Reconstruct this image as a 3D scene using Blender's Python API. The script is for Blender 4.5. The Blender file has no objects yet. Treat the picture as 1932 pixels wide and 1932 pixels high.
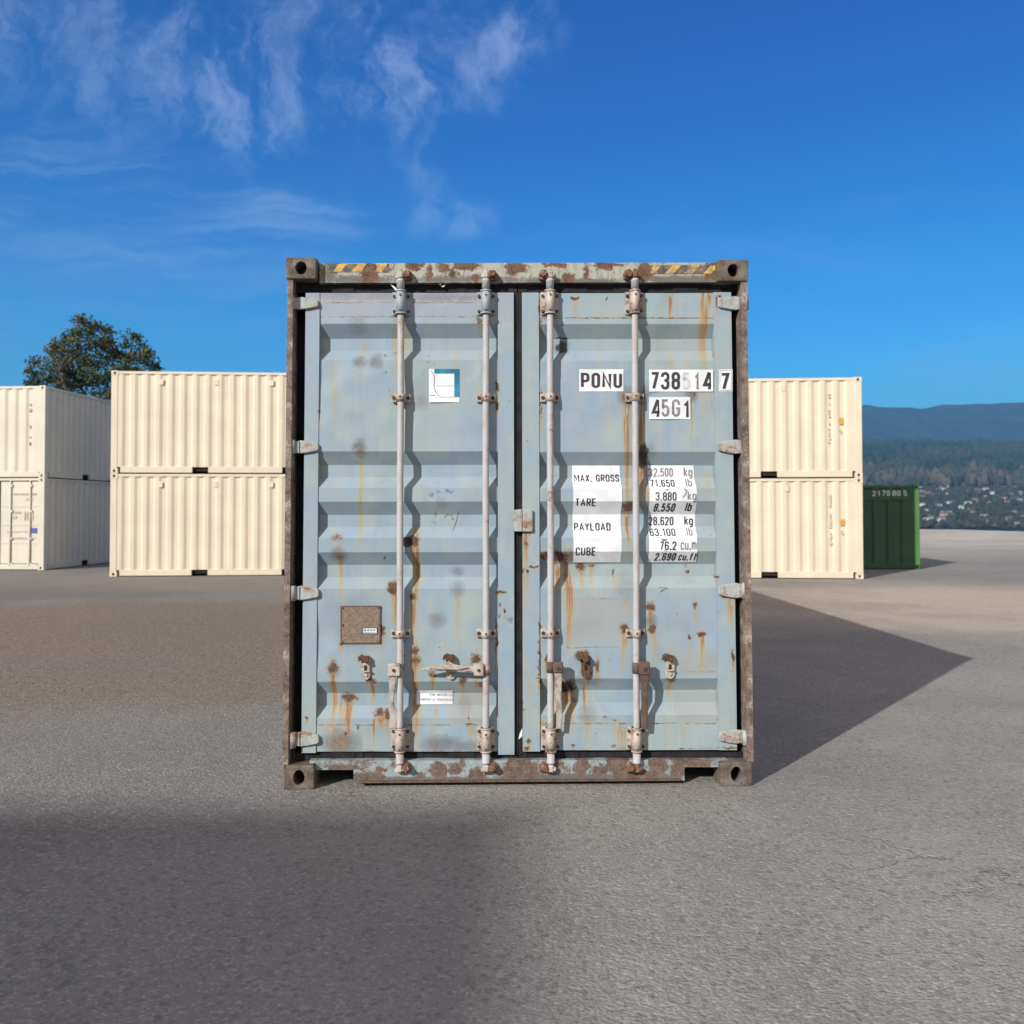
import bpy, bmesh, math, random
import numpy as np
from mathutils import Vector, Matrix

R = math.radians
random.seed(7)
rng = np.random.default_rng(7)
SC = bpy.context.scene
COL = SC.collection

# ------------------------------------------------------------------ camera
FPX, CX, CY, SIZE = 1770.0, 966.0, 966.0 - 44.65, 1932.0
CAM_H, PITCH, ROLL = 1.508, R(1.3476), R(0.0502)
cam = bpy.data.cameras.new('camera')
cam_o = bpy.data.objects.new('camera', cam)
COL.objects.link(cam_o)
cam.sensor_width = 36.0
cam.lens = 36.0 * FPX / SIZE
cam.shift_y = -44.65 / SIZE
cam.clip_start = 0.05
cam.clip_end = 30000
cam_o.location = (0, 0, CAM_H)
cam_o.rotation_euler = (R(90) + PITCH, ROLL, 0)
cam.dof.use_dof = True
cam.dof.focus_distance = 5.15
cam.dof.aperture_fstop = 3.2
SC.camera = cam_o

# ------------------------------------------------------------------ sky, sun, exposure
SUN_EL, SUN_AZ = R(27.5), R(37.5)          # light travels to the right and away from the camera
world = bpy.data.worlds.new('World')
SC.world = world
world.use_nodes = True
sun = bpy.data.lights.new('sun', 'SUN')
sun.energy = 4.8
sun.angle = R(0.6)
sun.color = (1.0, 0.95, 0.86)
sun_o = bpy.data.objects.new('sun', sun)
COL.objects.link(sun_o)
sdir = Vector((math.sin(SUN_AZ) * math.cos(SUN_EL), math.cos(SUN_AZ) * math.cos(SUN_EL), -math.sin(SUN_EL)))
sun_o.rotation_euler = sdir.to_track_quat('-Z', 'Y').to_euler()
sun_o.location = (-30, -40, 40)
SC.view_settings.view_transform = 'Standard'
SC.view_settings.look = 'None'
SC.view_settings.gamma = 1
SC.view_settings.exposure = 0.15


class NB:
    """small node-tree writer"""
    def __init__(s, tree):
        s.t = tree
        s.t.nodes.clear()

    def n(s, typ, ins=None, **props):
        nd = s.t.nodes.new(typ)
        for k, v in props.items():
            setattr(nd, k, v)
        for k, v in (ins or {}).items():
            s.set(nd.inputs[k], v)
        return nd

    def set(s, sock, v):
        if isinstance(v, bpy.types.NodeSocket):
            s.t.links.new(v, sock)
        elif isinstance(v, (tuple, list)) and len(v) == 3 and sock.type == 'RGBA':
            sock.default_value = (*v, 1)
        else:
            sock.default_value = v

    def math(s, op, a, b=0.0, clamp=False):
        nd = s.n('ShaderNodeMath', operation=op, use_clamp=clamp)
        s.set(nd.inputs[0], a)
        s.set(nd.inputs[1], b)
        return nd.outputs[0]

    def vmath(s, op, a, b):
        nd = s.n('ShaderNodeVectorMath', operation=op)
        s.set(nd.inputs[0], a)
        s.set(nd.inputs[1], b)
        return nd.outputs[0]

    def mix(s, f, a, b, blend='MIX'):
        nd = s.n('ShaderNodeMix', data_type='RGBA', blend_type=blend)
        s.set(nd.inputs[0], f)
        s.set(nd.inputs[6], a)
        s.set(nd.inputs[7], b)
        return nd.outputs[2]

    def step(s, x, lo, hi, to0=0.0, to1=1.0):
        nd = s.n('ShaderNodeMapRange', interpolation_type='SMOOTHSTEP')
        s.set(nd.inputs[0], x)
        for i, v in enumerate((lo, hi, to0, to1)):
            s.set(nd.inputs[i + 1], v)
        return nd.outputs[0]

    def noise(s, vec, scale, detail=3.0, rough=0.55, dist=0.0):
        nd = s.n('ShaderNodeTexNoise', {'Scale': scale, 'Detail': detail, 'Roughness': rough, 'Distortion': dist})
        if vec is not None:
            s.set(nd.inputs['Vector'], vec)
        return nd.outputs['Fac']

    def scale(s, vec, sc):
        return s.vmath('MULTIPLY', vec, sc)

    def attr(s, name):
        return s.n('ShaderNodeAttribute', attribute_name=name).outputs['Fac']

    def obj(s):
        return s.n('ShaderNodeTexCoord').outputs['Object']

    def sep(s, vec):
        return s.n('ShaderNodeSeparateXYZ', {0: vec}).outputs

    def out(s, color, rough=0.6, metal=0.0, bump=None, bstr=0.2, bdist=0.01, spec=0.5, extra=None):
        b = s.n('ShaderNodeBsdfPrincipled')
        s.set(b.inputs['Base Color'], color)
        s.set(b.inputs['Roughness'], rough)
        s.set(b.inputs['Metallic'], metal)
        s.set(b.inputs['Specular IOR Level'], spec)
        for k, v in (extra or {}).items():
            s.set(b.inputs[k], v)
        if bump is not None:
            bp = s.n('ShaderNodeBump', {'Strength': bstr, 'Distance': bdist, 'Height': bump})
            s.t.links.new(bp.outputs[0], b.inputs['Normal'])
        o = s.n('ShaderNodeOutputMaterial')
        s.t.links.new(b.outputs[0], o.inputs[0])


def material(name):
    m = bpy.data.materials.new(name)
    m.use_nodes = True
    return m, NB(m.node_tree)


# world: Nishita sky with thin cirrus
w = NB(world.node_tree)
sky = w.n('ShaderNodeTexSky', sky_type='NISHITA', sun_disc=False, sun_elevation=SUN_EL,
          sun_rotation=math.atan2(-sdir.x, -sdir.y), altitude=300.0, air_density=1.0, dust_density=0.25, ozone_density=3.0)
skyc = w.n('ShaderNodeHueSaturation', {'Saturation': 1.32, 'Hue': 0.503, 'Value': 1.0, 'Color': sky.outputs[0]}).outputs[0]
gdir = w.n('ShaderNodeTexCoord').outputs['Generated']
gx, gy, gz = w.sep(gdir)[:3]
den = w.math('MAXIMUM', gy, 0.05)
ta, te = w.math('DIVIDE', gx, den), w.math('DIVIDE', gz, den)
front = w.step(gy, 0.1, 0.3)
tv = w.n('ShaderNodeCombineXYZ', {0: ta, 1: te, 2: 0.0}).outputs[0]
warp = w.n('ShaderNodeTexNoise', {'Vector': tv, 'Scale': 5.0, 'Detail': 5.0, 'Roughness': 0.6}).outputs['Color']
tvw = w.vmath('ADD', tv, w.scale(w.vmath('SUBTRACT', warp, (0.5, 0.5, 0.5)), (0.16, 0.09, 0)))


def field(rot, sx, sy, scale, dist):
    mp2 = w.n('ShaderNodeMapping')
    w.set(mp2.inputs[0], tvw)
    mp2.inputs['Rotation'].default_value = (0, 0, R(rot))
    mp2.inputs['Scale'].default_value = (sx, sy, 1)
    return w.noise(mp2.outputs[0], scale, 8.0, 0.70, dist)


NF = [field(22, 1.45, 0.9, 9.0, 0.25), field(0, 0.45, 3.2, 6.5, 0.2)]


def cloud(cx, ce, rx, re, rot, fld, lo, hi, amt):
    mp = w.n('ShaderNodeMapping', vector_type='TEXTURE')
    w.set(mp.inputs[0], tvw)
    mp.inputs['Location'].default_value = (cx, ce, 0)
    mp.inputs['Rotation'].default_value = (0, 0, R(rot))
    mp.inputs['Scale'].default_value = (rx, re, 1)
    ln = w.n('ShaderNodeVectorMath', {0: mp.outputs[0]}, operation='LENGTH').outputs['Value']
    mask = w.step(ln, 1.1, 0.0)
    return w.math('MULTIPLY', w.math('MULTIPLY', w.step(w.math('ADD', NF[fld], w.math('MULTIPLY', w.math('SUBTRACT', mask, 1.0), 0.12)), lo, hi), w.step(mask, 0.0, 0.75)), amt)


cl = None
for args in (
    (-0.42, 0.505, 0.42, 0.16, -22, 0, 0.36, 0.74, 0.70),
    (-0.325, 0.462, 0.15, 0.09, -50, 0, 0.36, 0.74, 0.65),
    (-0.22, 0.505, 0.15, 0.15, 80, 0, 0.38, 0.76, 0.68),
    (-0.13, 0.458, 0.10, 0.050, -80, 0, 0.32, 0.66, 0.75),
    (-0.05, 0.468, 0.15, 0.070, 38, 0, 0.34, 0.68, 0.75),
    (0.02, 0.52, 0.09, 0.05, 38, 0, 0.34, 0.66, 0.6),
    (-0.10, 0.54, 0.18, 0.09, 60, 0, 0.36, 0.74, 0.55),
    (-0.48, 0.352, 0.30, 0.050, -3, 1, 0.38, 0.70, 0.50),
    (-0.45, 0.40, 0.24, 0.060, -22, 1, 0.40, 0.70, 0.35),
    (-0.42, 0.30, 0.36, 0.10, -12, 1, 0.40, 0.78, 0.40),
    (-0.255, 0.312, 0.15, 0.040, -8, 1, 0.30, 0.66, 0.60),
    (-0.065, 0.316, 0.075, 0.040, 8, 0, 0.30, 0.62, 0.60),
    (-0.09, 0.345, 0.075, 0.035, -45, 0, 0.30, 0.66, 0.40),
    (-0.46, 0.25, 0.46, 0.11, 0, 1, 0.30, 0.82, 0.45),
    (0.05, 0.26, 0.40, 0.09, 6, 1, 0.34, 0.85, 0.25),
    (0.42, 0.30, 0.36, 0.12, 20, 1, 0.32, 0.90, 0.20),
    (0.50, 0.135, 0.28, 0.08, 8, 1, 0.26, 0.78, 0.50),
):
    c_ = cloud(*args)
    cl = c_ if cl is None else w.math('ADD', cl, w.math('MULTIPLY', c_, w.math('SUBTRACT', 1.0, cl)))
cl = w.math('MULTIPLY', w.math('MULTIPLY', cl, front), 0.50, True)
skyc = w.mix(1.0, skyc, (0.07, 0.80, 1.16), 'MULTIPLY')
skyc = w.mix(1.0, skyc, w.mix(w.step(gz, 0.02, 0.5), (3.2, 1.18, 0.98), (0.02, 0.57, 0.74)), 'MULTIPLY')
# bright cloud added out of view, overhead and behind, as neutral fill light
fill_veil = w.math('MAXIMUM', w.step(gy, 0.0, -0.35), w.step(gz, 0.60, 0.82))
fill_veil = w.math('MULTIPLY', fill_veil, w.step(w.noise(gdir, 3.0, 5.0, 0.6), 0.30, 0.65, 0.54, 0.90))
skyc = w.mix(fill_veil, skyc, (6.6, 5.4, 4.3))
skyc = w.mix(cl, skyc, (3.4, 4.4, 6.6))
bg = w.n('ShaderNodeBackground', {'Strength': 0.135, 'Color': skyc})
wo = w.n('ShaderNodeOutputWorld')
w.t.links.new(bg.outputs[0], wo.inputs[0])

# ------------------------------------------------------------------ image pixels -> metres
_cr, _sr, _cp, _sp = math.cos(ROLL), math.sin(ROLL), math.cos(PITCH), math.sin(PITCH)
_fw = np.array((0, _cp, _sp))
_up0 = np.array((0, -_sp, _cp))
_rt = np.array((1.0, 0, 0)) * _cr + _up0 * _sr
_up = -np.array((1.0, 0, 0)) * _sr + _up0 * _cr


def ray(x, y):
    a = (np.asarray(x, float) - CX) / FPX
    b = (CY - np.asarray(y, float)) / FPX
    return [_fw[i] + a * _rt[i] + b * _up[i] for i in range(3)]


def ground_at(x, y, z=0.0):
    d = ray(x, y)
    t = (z - CAM_H) / d[2]
    return np.array((d[0] * t, d[1] * t))


MC_LOC, MC_YAW = (0.03825, 5.13681, 0.0), 0.0242251
MC_W, MC_H, MC_L = 2.55, 2.896, 12.19
_c, _s = math.cos(MC_YAW), math.sin(MC_YAW)


def P(x, y, dep=0.075):  # x, y are image pixels, cast from the camera onto the container
    """image pixel (x, y) on the container front -> (u, v) on the plane at depth dep"""
    d = ray(x, y)
    ox, oy = 0 - MC_LOC[0], 0 - MC_LOC[1]
    lx, ly = ox * _c + oy * _s, -ox * _s + oy * _c
    dx, dy = d[0] * _c + d[1] * _s, -d[0] * _s + d[1] * _c
    t = (dep - ly) / dy
    return lx + dx * t, CAM_H + d[2] * t


ZONES = {1: (700, 620, 600 / 1932), 2: (1280, 620, 620 / 1932), 3: (700, 1200, 600 / 1932),
         4: (700, 1580, 600 / 1932), 5: (1280, 1140, 620 / 1932), 6: (1280, 1580, 620 / 1932)}


def zx(z, x):
    return (ZONES[z][0] + x * ZONES[z][2]) / 1.325


def zy(z, y):
    return (ZONES[z][1] + y * ZONES[z][2]) / 1.325


def zrect(z, x0, y0, x1, y1):
    return zx(z, x0), zy(z, y0), zx(z, x1), zy(z, y1)


# ------------------------------------------------------------------ object helpers
def link(name, me, mats, parent=None):
    if not isinstance(mats, (list, tuple)):
        mats = [mats]
    for m in mats:
        me.materials.append(m)
    o = bpy.data.objects.new(name, me)
    COL.objects.link(o)
    if parent is not None:
        o.parent = parent
    return o


def tag(o, label=None, cat=None, group=None, kind=None):
    if label: o['label'] = label
    if cat: o['category'] = cat
    if group: o['group'] = group
    if kind: o['kind'] = kind
    return o


def thing(name, label, cat, loc=(0, 0, 0), rz=0.0, group=None):
    o = bpy.data.objects.new(name, None)
    o.empty_display_size = 0.3
    COL.objects.link(o)
    o.location = loc
    o.rotation_euler = (0, 0, rz)
    return tag(o, label, cat, group)


class MB:
    """collects shapes, links them as one mesh object"""
    def __init__(s):
        s.bm = bmesh.new()
        s.mi = 0

    def _mark(s, faces):
        for f in faces:
            f.material_index = s.mi

    def box(s, x0, x1, y0, y1, z0, z1, bev=0.0, seg=1):
        b = bmesh.new()
        bmesh.ops.create_cube(b, size=1.0)
        for v in b.verts:
            v.co = Vector(((x0 + x1) / 2 + v.co.x * (x1 - x0), (y0 + y1) / 2 + v.co.y * (y1 - y0), (z0 + z1) / 2 + v.co.z * (z1 - z0)))
        if bev > 0:
            bmesh.ops.bevel(b, geom=list(b.edges), offset=bev, segments=seg, affect='EDGES', profile=0.5)
        s.merge(b)
        return s

    def merge(s, b, mat=None):
        vm = {}
        for v in b.verts:
            vm[v] = s.bm.verts.new(mat @ v.co if mat else v.co)
        for f in b.faces:
            try:
                nf = s.bm.faces.new([vm[v] for v in f.verts])
                nf.material_index = s.mi
                nf.smooth = f.smooth
            except ValueError:
                pass
        b.free()

    def tube(s, pts, r, n=12, smooth=True, caps=True):
        """pts: list of points, r: radius or list"""
        pts = [Vector(p) for p in pts]
        rs = r if isinstance(r, (list, tuple)) else [r] * len(pts)
        rings = []
        prev = None
        for i, p in enumerate(pts):
            d = (pts[min(i + 1, len(pts) - 1)] - pts[max(i - 1, 0)])
            if d.length < 1e-9: d = Vector((0, 0, 1))
            d.normalize()
            a = prev if prev is not None else (Vector((1, 0, 0)) if abs(d.x) < 0.9 else Vector((0, 1, 0)))
            a = (a - d * a.dot(d)).normalized()
            prev = a
            b = d.cross(a)
            rings.append([s.bm.verts.new(p + (a * math.cos(t) + b * math.sin(t)) * rs[i]) for t in [2 * math.pi * k / n for k in range(n)]])
        for i in range(len(rings) - 1):
            for k in range(n):
                f = s.bm.faces.new((rings[i][k], rings[i][(k + 1) % n], rings[i + 1][(k + 1) % n], rings[i + 1][k]))
                f.smooth = smooth
                f.material_index = s.mi
        if caps:
            for rg in (rings[0], rings[-1]):
                f = s.bm.faces.new(rg)
                f.material_index = s.mi
        return s

    def prism(s, poly, y0, y1, bev=0.0):
        """poly: (x,z) outline, extruded from y0 (front) to y1"""
        b = bmesh.new()
        A = [b.verts.new((x, y0, z)) for x, z in poly]
        B = [b.verts.new((x, y1, z)) for x, z in poly]
        n = len(poly)
        b.faces.new(A)
        b.faces.new(B[::-1])
        for i in range(n):
            b.faces.new((A[i], B[i], B[(i + 1) % n], A[(i + 1) % n]))
        bmesh.ops.recalc_face_normals(b, faces=list(b.faces))
        if bev > 0:
            bmesh.ops.bevel(b, geom=list(b.edges), offset=bev, segments=1, affect='EDGES')
        s.merge(b)
        return s

    def quad(s, pts):
        f = s.bm.faces.new([s.bm.verts.new(p) for p in pts])
        f.material_index = s.mi
        return s

    def build(s, name, mats, parent=None, recalc=True, jitter=0.0):
        if recalc:
            bmesh.ops.recalc_face_normals(s.bm, faces=list(s.bm.faces))
        if jitter:
            for v in s.bm.verts:
                v.co += Vector((random.uniform(-1, 1), random.uniform(-1, 1), random.uniform(-1, 1))) * jitter
        me = bpy.data.meshes.new(name)
        s.bm.to_mesh(me)
        s.bm.free()
        return link(name, me, mats, parent)


def np_mesh(name, V, F, attrs=None, smooth=False):
    me = bpy.data.meshes.new(name)
    V = np.asarray(V, np.float32)
    F = np.asarray(F, np.int32)
    k = F.shape[1]
    me.vertices.add(len(V))
    me.vertices.foreach_set('co', V.ravel())
    me.loops.add(F.size)
    me.loops.foreach_set('vertex_index', F.ravel())
    me.polygons.add(len(F))
    me.polygons.foreach_set('loop_start', np.arange(0, F.size, k, dtype=np.int32))
    me.polygons.foreach_set('loop_total', np.full(len(F), k, np.int32))
    me.polygons.foreach_set('use_smooth', np.full(len(F), smooth))
    me.update(calc_edges=True)
    for nm, a in (attrs or {}).items():
        at = me.attributes.new(nm, 'FLOAT', 'POINT')
        at.data.foreach_set('value', np.asarray(a, np.float32).ravel())
    me.validate()
    return me


_lat = rng.random((256, 256))


def vnoise(x, y):
    xi, yi = np.floor(x).astype(int), np.floor(y).astype(int)
    fx, fy = x - xi, y - yi
    fx, fy = fx * fx * (3 - 2 * fx), fy * fy * (3 - 2 * fy)
    g = lambda i, j: _lat[(xi + i) % 256, (yi + j) % 256]
    return (g(0, 0) * (1 - fx) + g(1, 0) * fx) * (1 - fy) + (g(0, 1) * (1 - fx) + g(1, 1) * fx) * fy


def fbm(x, y, o=4):
    t, a, s = 0, 0.5, 0
    for i in range(o):
        t = t + a * vnoise(x * 2 ** i + 17.3 * i, y * 2 ** i + 9.1 * i)
        s += a
        a *= 0.5
    return t / s

# ------------------------------------------------------------------ materials
def make_door_paint(name, A, B, speck=0.5, edge=0.0):
    m, b = material(name)
    co = b.obj()
    st = b.scale(co, (1.0, 1.0, 0.12))
    big = b.noise(co, 2.2, 3)
    mid = b.noise(co, 9.0, 4)
    fine = b.noise(co, 70.0, 4, 0.65)
    vert = b.noise(b.scale(co, (1, 1, 0.06)), 26.0, 3)
    col = b.mix(b.step(big, 0.3, 0.7), A, B)
    col = b.mix(b.math('MULTIPLY', b.step(mid, 0.42, 0.72), 0.38), col, (0.34, 0.37, 0.34))
    strk = b.noise(b.scale(co, (1, 1, 0.045)), 15.0, 4, 0.6)
    col = b.mix(b.math('MULTIPLY', b.step(strk, 0.52, 0.78), 0.42), col, (0.36, 0.325, 0.23))
    dl = b.noise(b.scale(co, (1, 1, 0.35)), 5.0, 5, 0.65)
    col = b.mix(b.math('MULTIPLY', b.step(dl, 0.55, 0.75), 0.35), col, (0.20, 0.215, 0.225))
    col = b.mix(b.math('MULTIPLY', b.step(vert, 0.5, 0.8), 0.22), col, (0.185, 0.21, 0.225))
    col = b.mix(b.math('MULTIPLY', b.attr('pale'), 0.85), col, (0.27, 0.29, 0.30))
    col = b.mix(b.math('MULTIPLY', b.attr('lilac'), 0.55), col, (0.27, 0.28, 0.37))
    run = b.math('MULTIPLY', b.attr('run'), b.step(b.noise(st, 55.0, 3), 0.10, 0.55, 0.45, 1.15), True)
    col = b.mix(b.math('MULTIPLY', b.step(run, 0.0, 0.50), 0.92), col, b.mix(b.step(run, 0.25, 0.85), (0.33, 0.275, 0.165), (0.25, 0.115, 0.045)))
    gr = b.math('MULTIPLY', b.attr('grime'), b.step(fine, 0.15, 0.6, 0.55, 1.1), True)
    col = b.mix(b.math('MULTIPLY', gr, 0.85), col, (0.115, 0.105, 0.112))
    # small chips and scratches that rusted through
    vo = b.n('ShaderNodeTexVoronoi', {'Vector': co, 'Scale': 17.0, 'Randomness': 1.0})
    chip = b.math('MULTIPLY', b.step(vo.outputs['Distance'], 0.16, 0.06), b.step(b.noise(co, 4.0, 2), 0.60, 0.72))
    chip = b.math('MULTIPLY', chip, speck)
    rs = b.math('ADD', b.attr('rust'), b.math('MULTIPLY', b.math('SUBTRACT', fine, 0.5), 1.1))
    rmask = b.step(rs, 0.30, 0.78)
    halo = b.step(rs, 0.10, 0.50)
    col = b.mix(b.math('MULTIPLY', halo, 0.55), col, (0.28, 0.185, 0.11))
    rcol = b.mix(b.step(b.noise(co, 130.0, 3), 0.3, 0.7), (0.045, 0.03, 0.025), (0.135, 0.078, 0.052))
    tot = b.math('MAXIMUM', rmask, chip)
    col = b.mix(tot, col, rcol)
    col = b.mix(b.math('MULTIPLY', b.step(b.attr('dark'), 0.25, 0.6), 0.92), col, (0.022, 0.018, 0.017))
    bump = b.math('ADD', b.math('MULTIPLY', mid, 0.5), b.math('MULTIPLY', b.math('SUBTRACT', b.math('MULTIPLY', b.noise(co, 160, 2), tot), tot), 0.8))
    b.out(col, b.mix(tot, (0.42,) * 3, (0.9,) * 3), bump=bump, bstr=0.35, bdist=0.004, spec=0.4)
    return m


def make_rusty(name, paint, rust1, rust2, amount, scale=6.0, rough=0.75, dirt=(0.10, 0.085, 0.07), dirtamt=0.5, spots=0.30):
    """old steel: paint with rust eating through; amount 0..1"""
    m, b = material(name)
    co = b.obj()
    n1 = b.noise(co, scale, 5, 0.62)
    n2 = b.noise(co, scale * 9, 4, 0.6)
    n3 = b.noise(b.scale(co, (1, 1, 0.25)), scale * 4, 3)
    v = b.math('ADD', b.math('ADD', b.math('MULTIPLY', n1, 0.7), b.math('MULTIPLY', n2, 0.42)), b.math('MULTIPLY', b.attr('rust'), spots))
    th = 0.86 - 0.62 * amount
    mask = b.step(v, th, th + 0.09)
    halo = b.step(v, th - 0.10, th + 0.02)
    col = b.mix(b.math('MULTIPLY', b.step(n3, 0.45, 0.75), dirtamt), paint, dirt)
    col = b.mix(b.math('MULTIPLY', halo, 0.5), col, tuple(0.5 * (rust2[i] + paint[i]) for i in range(3)))
    col = b.mix(b.math('MULTIPLY', b.attr('run'), 0.7), col, (0.25, 0.125, 0.05))
    col = b.mix(b.math('MULTIPLY', b.step(b.math('ADD', b.attr('grime'), b.math('SUBTRACT', n2, 0.5)), 0.15, 0.8), 0.85), col, (0.085, 0.078, 0.072))
    rc = b.mix(b.step(b.math('ADD', b.math('MULTIPLY', b.noise(co, scale * 9, 4, 0.7), 0.6), b.math('MULTIPLY', b.noise(co, scale * 2.2, 3), 0.4)), 0.36, 0.62), rust1, rust2)
    col = b.mix(mask, col, rc)
    b.out(col, b.mix(mask, (rough - 0.2,) * 3, (0.95,) * 3), bump=b.math('ADD', b.math('MULTIPLY', n2, 0.6), b.math('MULTIPLY', mask, -0.4)),
          bstr=0.5, bdist=0.004, spec=0.35)
    return m


def make_plain(name, col, rough=0.6, var=0.25, scale=8.0, metal=0.0, bstr=0.1, stretch=(1, 1, 1), spec=0.4):
    m, b = material(name)
    co = b.scale(b.obj(), stretch)
    n1 = b.noise(co, scale, 5, 0.6)
    dk = tuple(c * (1 - var) for c in col)
    lt = tuple(min(1, c * (1 + var * 0.5)) for c in col)
    b.out(b.mix(b.step(n1, 0.3, 0.72), dk, lt), rough, metal, bump=n1, bstr=bstr, bdist=0.006, spec=spec)
    return m


M = {}
M['door'] = make_door_paint('weathered_blue_door_paint', (0.22, 0.305, 0.395), (0.26, 0.33, 0.36))
M['frame'] = make_rusty('rusted_header_paint', (0.33, 0.345, 0.315), (0.07, 0.04, 0.03), (0.17, 0.10, 0.068), 0.36, 11.0)
M['sill'] = make_rusty('rusted_sill_paint', (0.26, 0.335, 0.37), (0.07, 0.048, 0.04), (0.165, 0.122, 0.102), 0.40, 9.0)
M['post'] = make_rusty('rusted_post_steel', (0.34, 0.32, 0.29), (0.07, 0.05, 0.042), (0.21, 0.165, 0.145), 0.66, 8.0)
M['casting'] = make_rusty('dark_cast_steel', (0.16, 0.148, 0.132), (0.055, 0.042, 0.036), (0.14, 0.112, 0.094), 0.62, 9.0)
M['rod'] = make_rusty('worn_grey_rod_paint', (0.40, 0.40, 0.425), (0.12, 0.07, 0.045), (0.28, 0.18, 0.12), 0.35, 8.0, dirtamt=0.6, dirt=(0.3, 0.26, 0.23))
M['rod_blue'] = make_rusty('blue_grey_bearing_paint', (0.30, 0.35, 0.40), (0.10, 0.06, 0.04), (0.22, 0.13, 0.08), 0.36, 12.0)
M['bracket'] = make_rusty('worn_beige_bearing_paint', (0.44, 0.405, 0.375), (0.12, 0.06, 0.038), (0.26, 0.15, 0.095), 0.47, 14.0, dirtamt=0.4, dirt=(0.24, 0.19, 0.15))
M['hinge'] = make_rusty('pale_hinge_paint', (0.33, 0.375, 0.38), (0.13, 0.065, 0.04), (0.28, 0.16, 0.10), 0.44, 15.0)
M['cam'] = make_rusty('rusty_cam_steel', (0.36, 0.32, 0.28), (0.085, 0.042, 0.028), (0.22, 0.11, 0.07), 0.70, 20.0)
M['handle_rust'] = make_rusty('brown_rusted_handle', (0.30, 0.26, 0.23), (0.06, 0.04, 0.034), (0.135, 0.092, 0.075), 0.85, 12.0)
M['handle_grey'] = make_rusty('grey_handle_paint', (0.40, 0.385, 0.36), (0.12, 0.065, 0.04), (0.26, 0.17, 0.12), 0.46, 12.0)
M['gasket'] = make_plain('black_rubber_gasket', (0.020, 0.018, 0.022), 0.75, 0.5, 14.0, bstr=0.3, spec=0.25)
M['gap'] = make_plain('dark_inner_steel', (0.016, 0.017, 0.022), 0.9, 0.3, 8.0, spec=0.1)
M['bolt'] = make_plain('dark_bolt_steel', (0.05, 0.042, 0.038), 0.6, 0.5, 60.0)
M['side'] = make_rusty('weathered_side_paint', (0.22, 0.29, 0.35), (0.10, 0.055, 0.035), (0.24, 0.14, 0.08), 0.4, 3.0)
M['white'] = make_plain('white_vinyl', (0.68, 0.71, 0.76), 0.45, 0.16, 9.0, bstr=0.05)
M['ink'] = make_plain('black_ink', (0.035, 0.04, 0.052), 0.5, 0.3, 60.0)
M['ink_mid'] = make_plain('worn_ink', (0.21, 0.20, 0.23), 0.6, 0.45, 90.0)
M['ink_faint'] = make_plain('faded_ink', (0.48, 0.49, 0.51), 0.6, 0.2, 60.0)
M['teal'] = make_plain('teal_vinyl', (0.012, 0.18, 0.33), 0.45, 0.35, 9.0)
M['yellow'] = make_plain('yellow_hazard_paint', (0.62, 0.35, 0.045), 0.6, 0.3, 14.0)
M['plate'] = make_rusty('brown_safety_plate_metal', (0.20, 0.165, 0.135), (0.12, 0.09, 0.07), (0.24, 0.18, 0.14), 0.6, 40.0)
M['plate_edge'] = make_rusty('brown_safety_plate_edge', (0.14, 0.10, 0.085), (0.07, 0.045, 0.04), (0.19, 0.12, 0.10), 0.7, 40.0)
M['catch'] = make_rusty('worn_catch_metal', (0.42, 0.40, 0.37), (0.12, 0.065, 0.04), (0.26, 0.17, 0.11), 0.42, 25.0)
M['catch_rust'] = make_rusty('flaking_catch_rust', (0.20, 0.13, 0.09), (0.045, 0.026, 0.02), (0.13, 0.07, 0.045), 0.85, 30.0)


def make_cream(name, col, var=0.10):
    m, b = material(name)
    co = b.obj()
    n1 = b.noise(co, 1.2, 4)
    n2 = b.noise(b.scale(co, (1, 1, 0.12)), 7.0, 4)
    n3 = b.noise(co, 30.0, 3)
    c = b.mix(b.step(n1, 0.3, 0.7), tuple(v * (1 - var) for v in col), col)
    c = b.mix(b.math('MULTIPLY', b.step(n2, 0.50, 0.8), 0.42), c, tuple(v * 0.72 for v in col))
    c = b.mix(b.math('MULTIPLY', b.step(n3, 0.66, 0.74), 0.25), c, (0.24, 0.15, 0.09))
    b.out(c, 0.5, bump=n3, bstr=0.05, bdist=0.004, spec=0.4)
    return m


M['cream'] = make_cream('cream_container_paint', (0.615, 0.545, 0.44))
M['cream_pale'] = make_cream('pale_cream_container_paint', (0.565, 0.54, 0.46))
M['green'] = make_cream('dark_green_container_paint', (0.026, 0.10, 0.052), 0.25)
M['green_lit'] = make_cream('sunlit_green_post', (0.085, 0.19, 0.07), 0.2)  # lighter copy of the green; the post's sunlight is put into its colour
M['under'] = make_plain('dark_underframe', (0.02, 0.018, 0.016), 0.9, 0.3, 4.0)
M['mark'] = make_plain('grey_stencil', (0.50, 0.455, 0.38), 0.6, 0.3, 20.0)
M['mark_red'] = make_plain('faded_red_stencil', (0.50, 0.36, 0.30), 0.6, 0.3, 20.0)
M['orange'] = make_plain('orange_sticker', (0.55, 0.27, 0.05), 0.5, 0.1, 5.0)
M['blue_sticker'] = make_plain('blue_sticker', (0.07, 0.09, 0.36), 0.5, 0.1, 5.0)
M['letter_white'] = make_plain('white_stencil', (0.62, 0.66, 0.66), 0.6, 0.2, 8.0)

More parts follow.
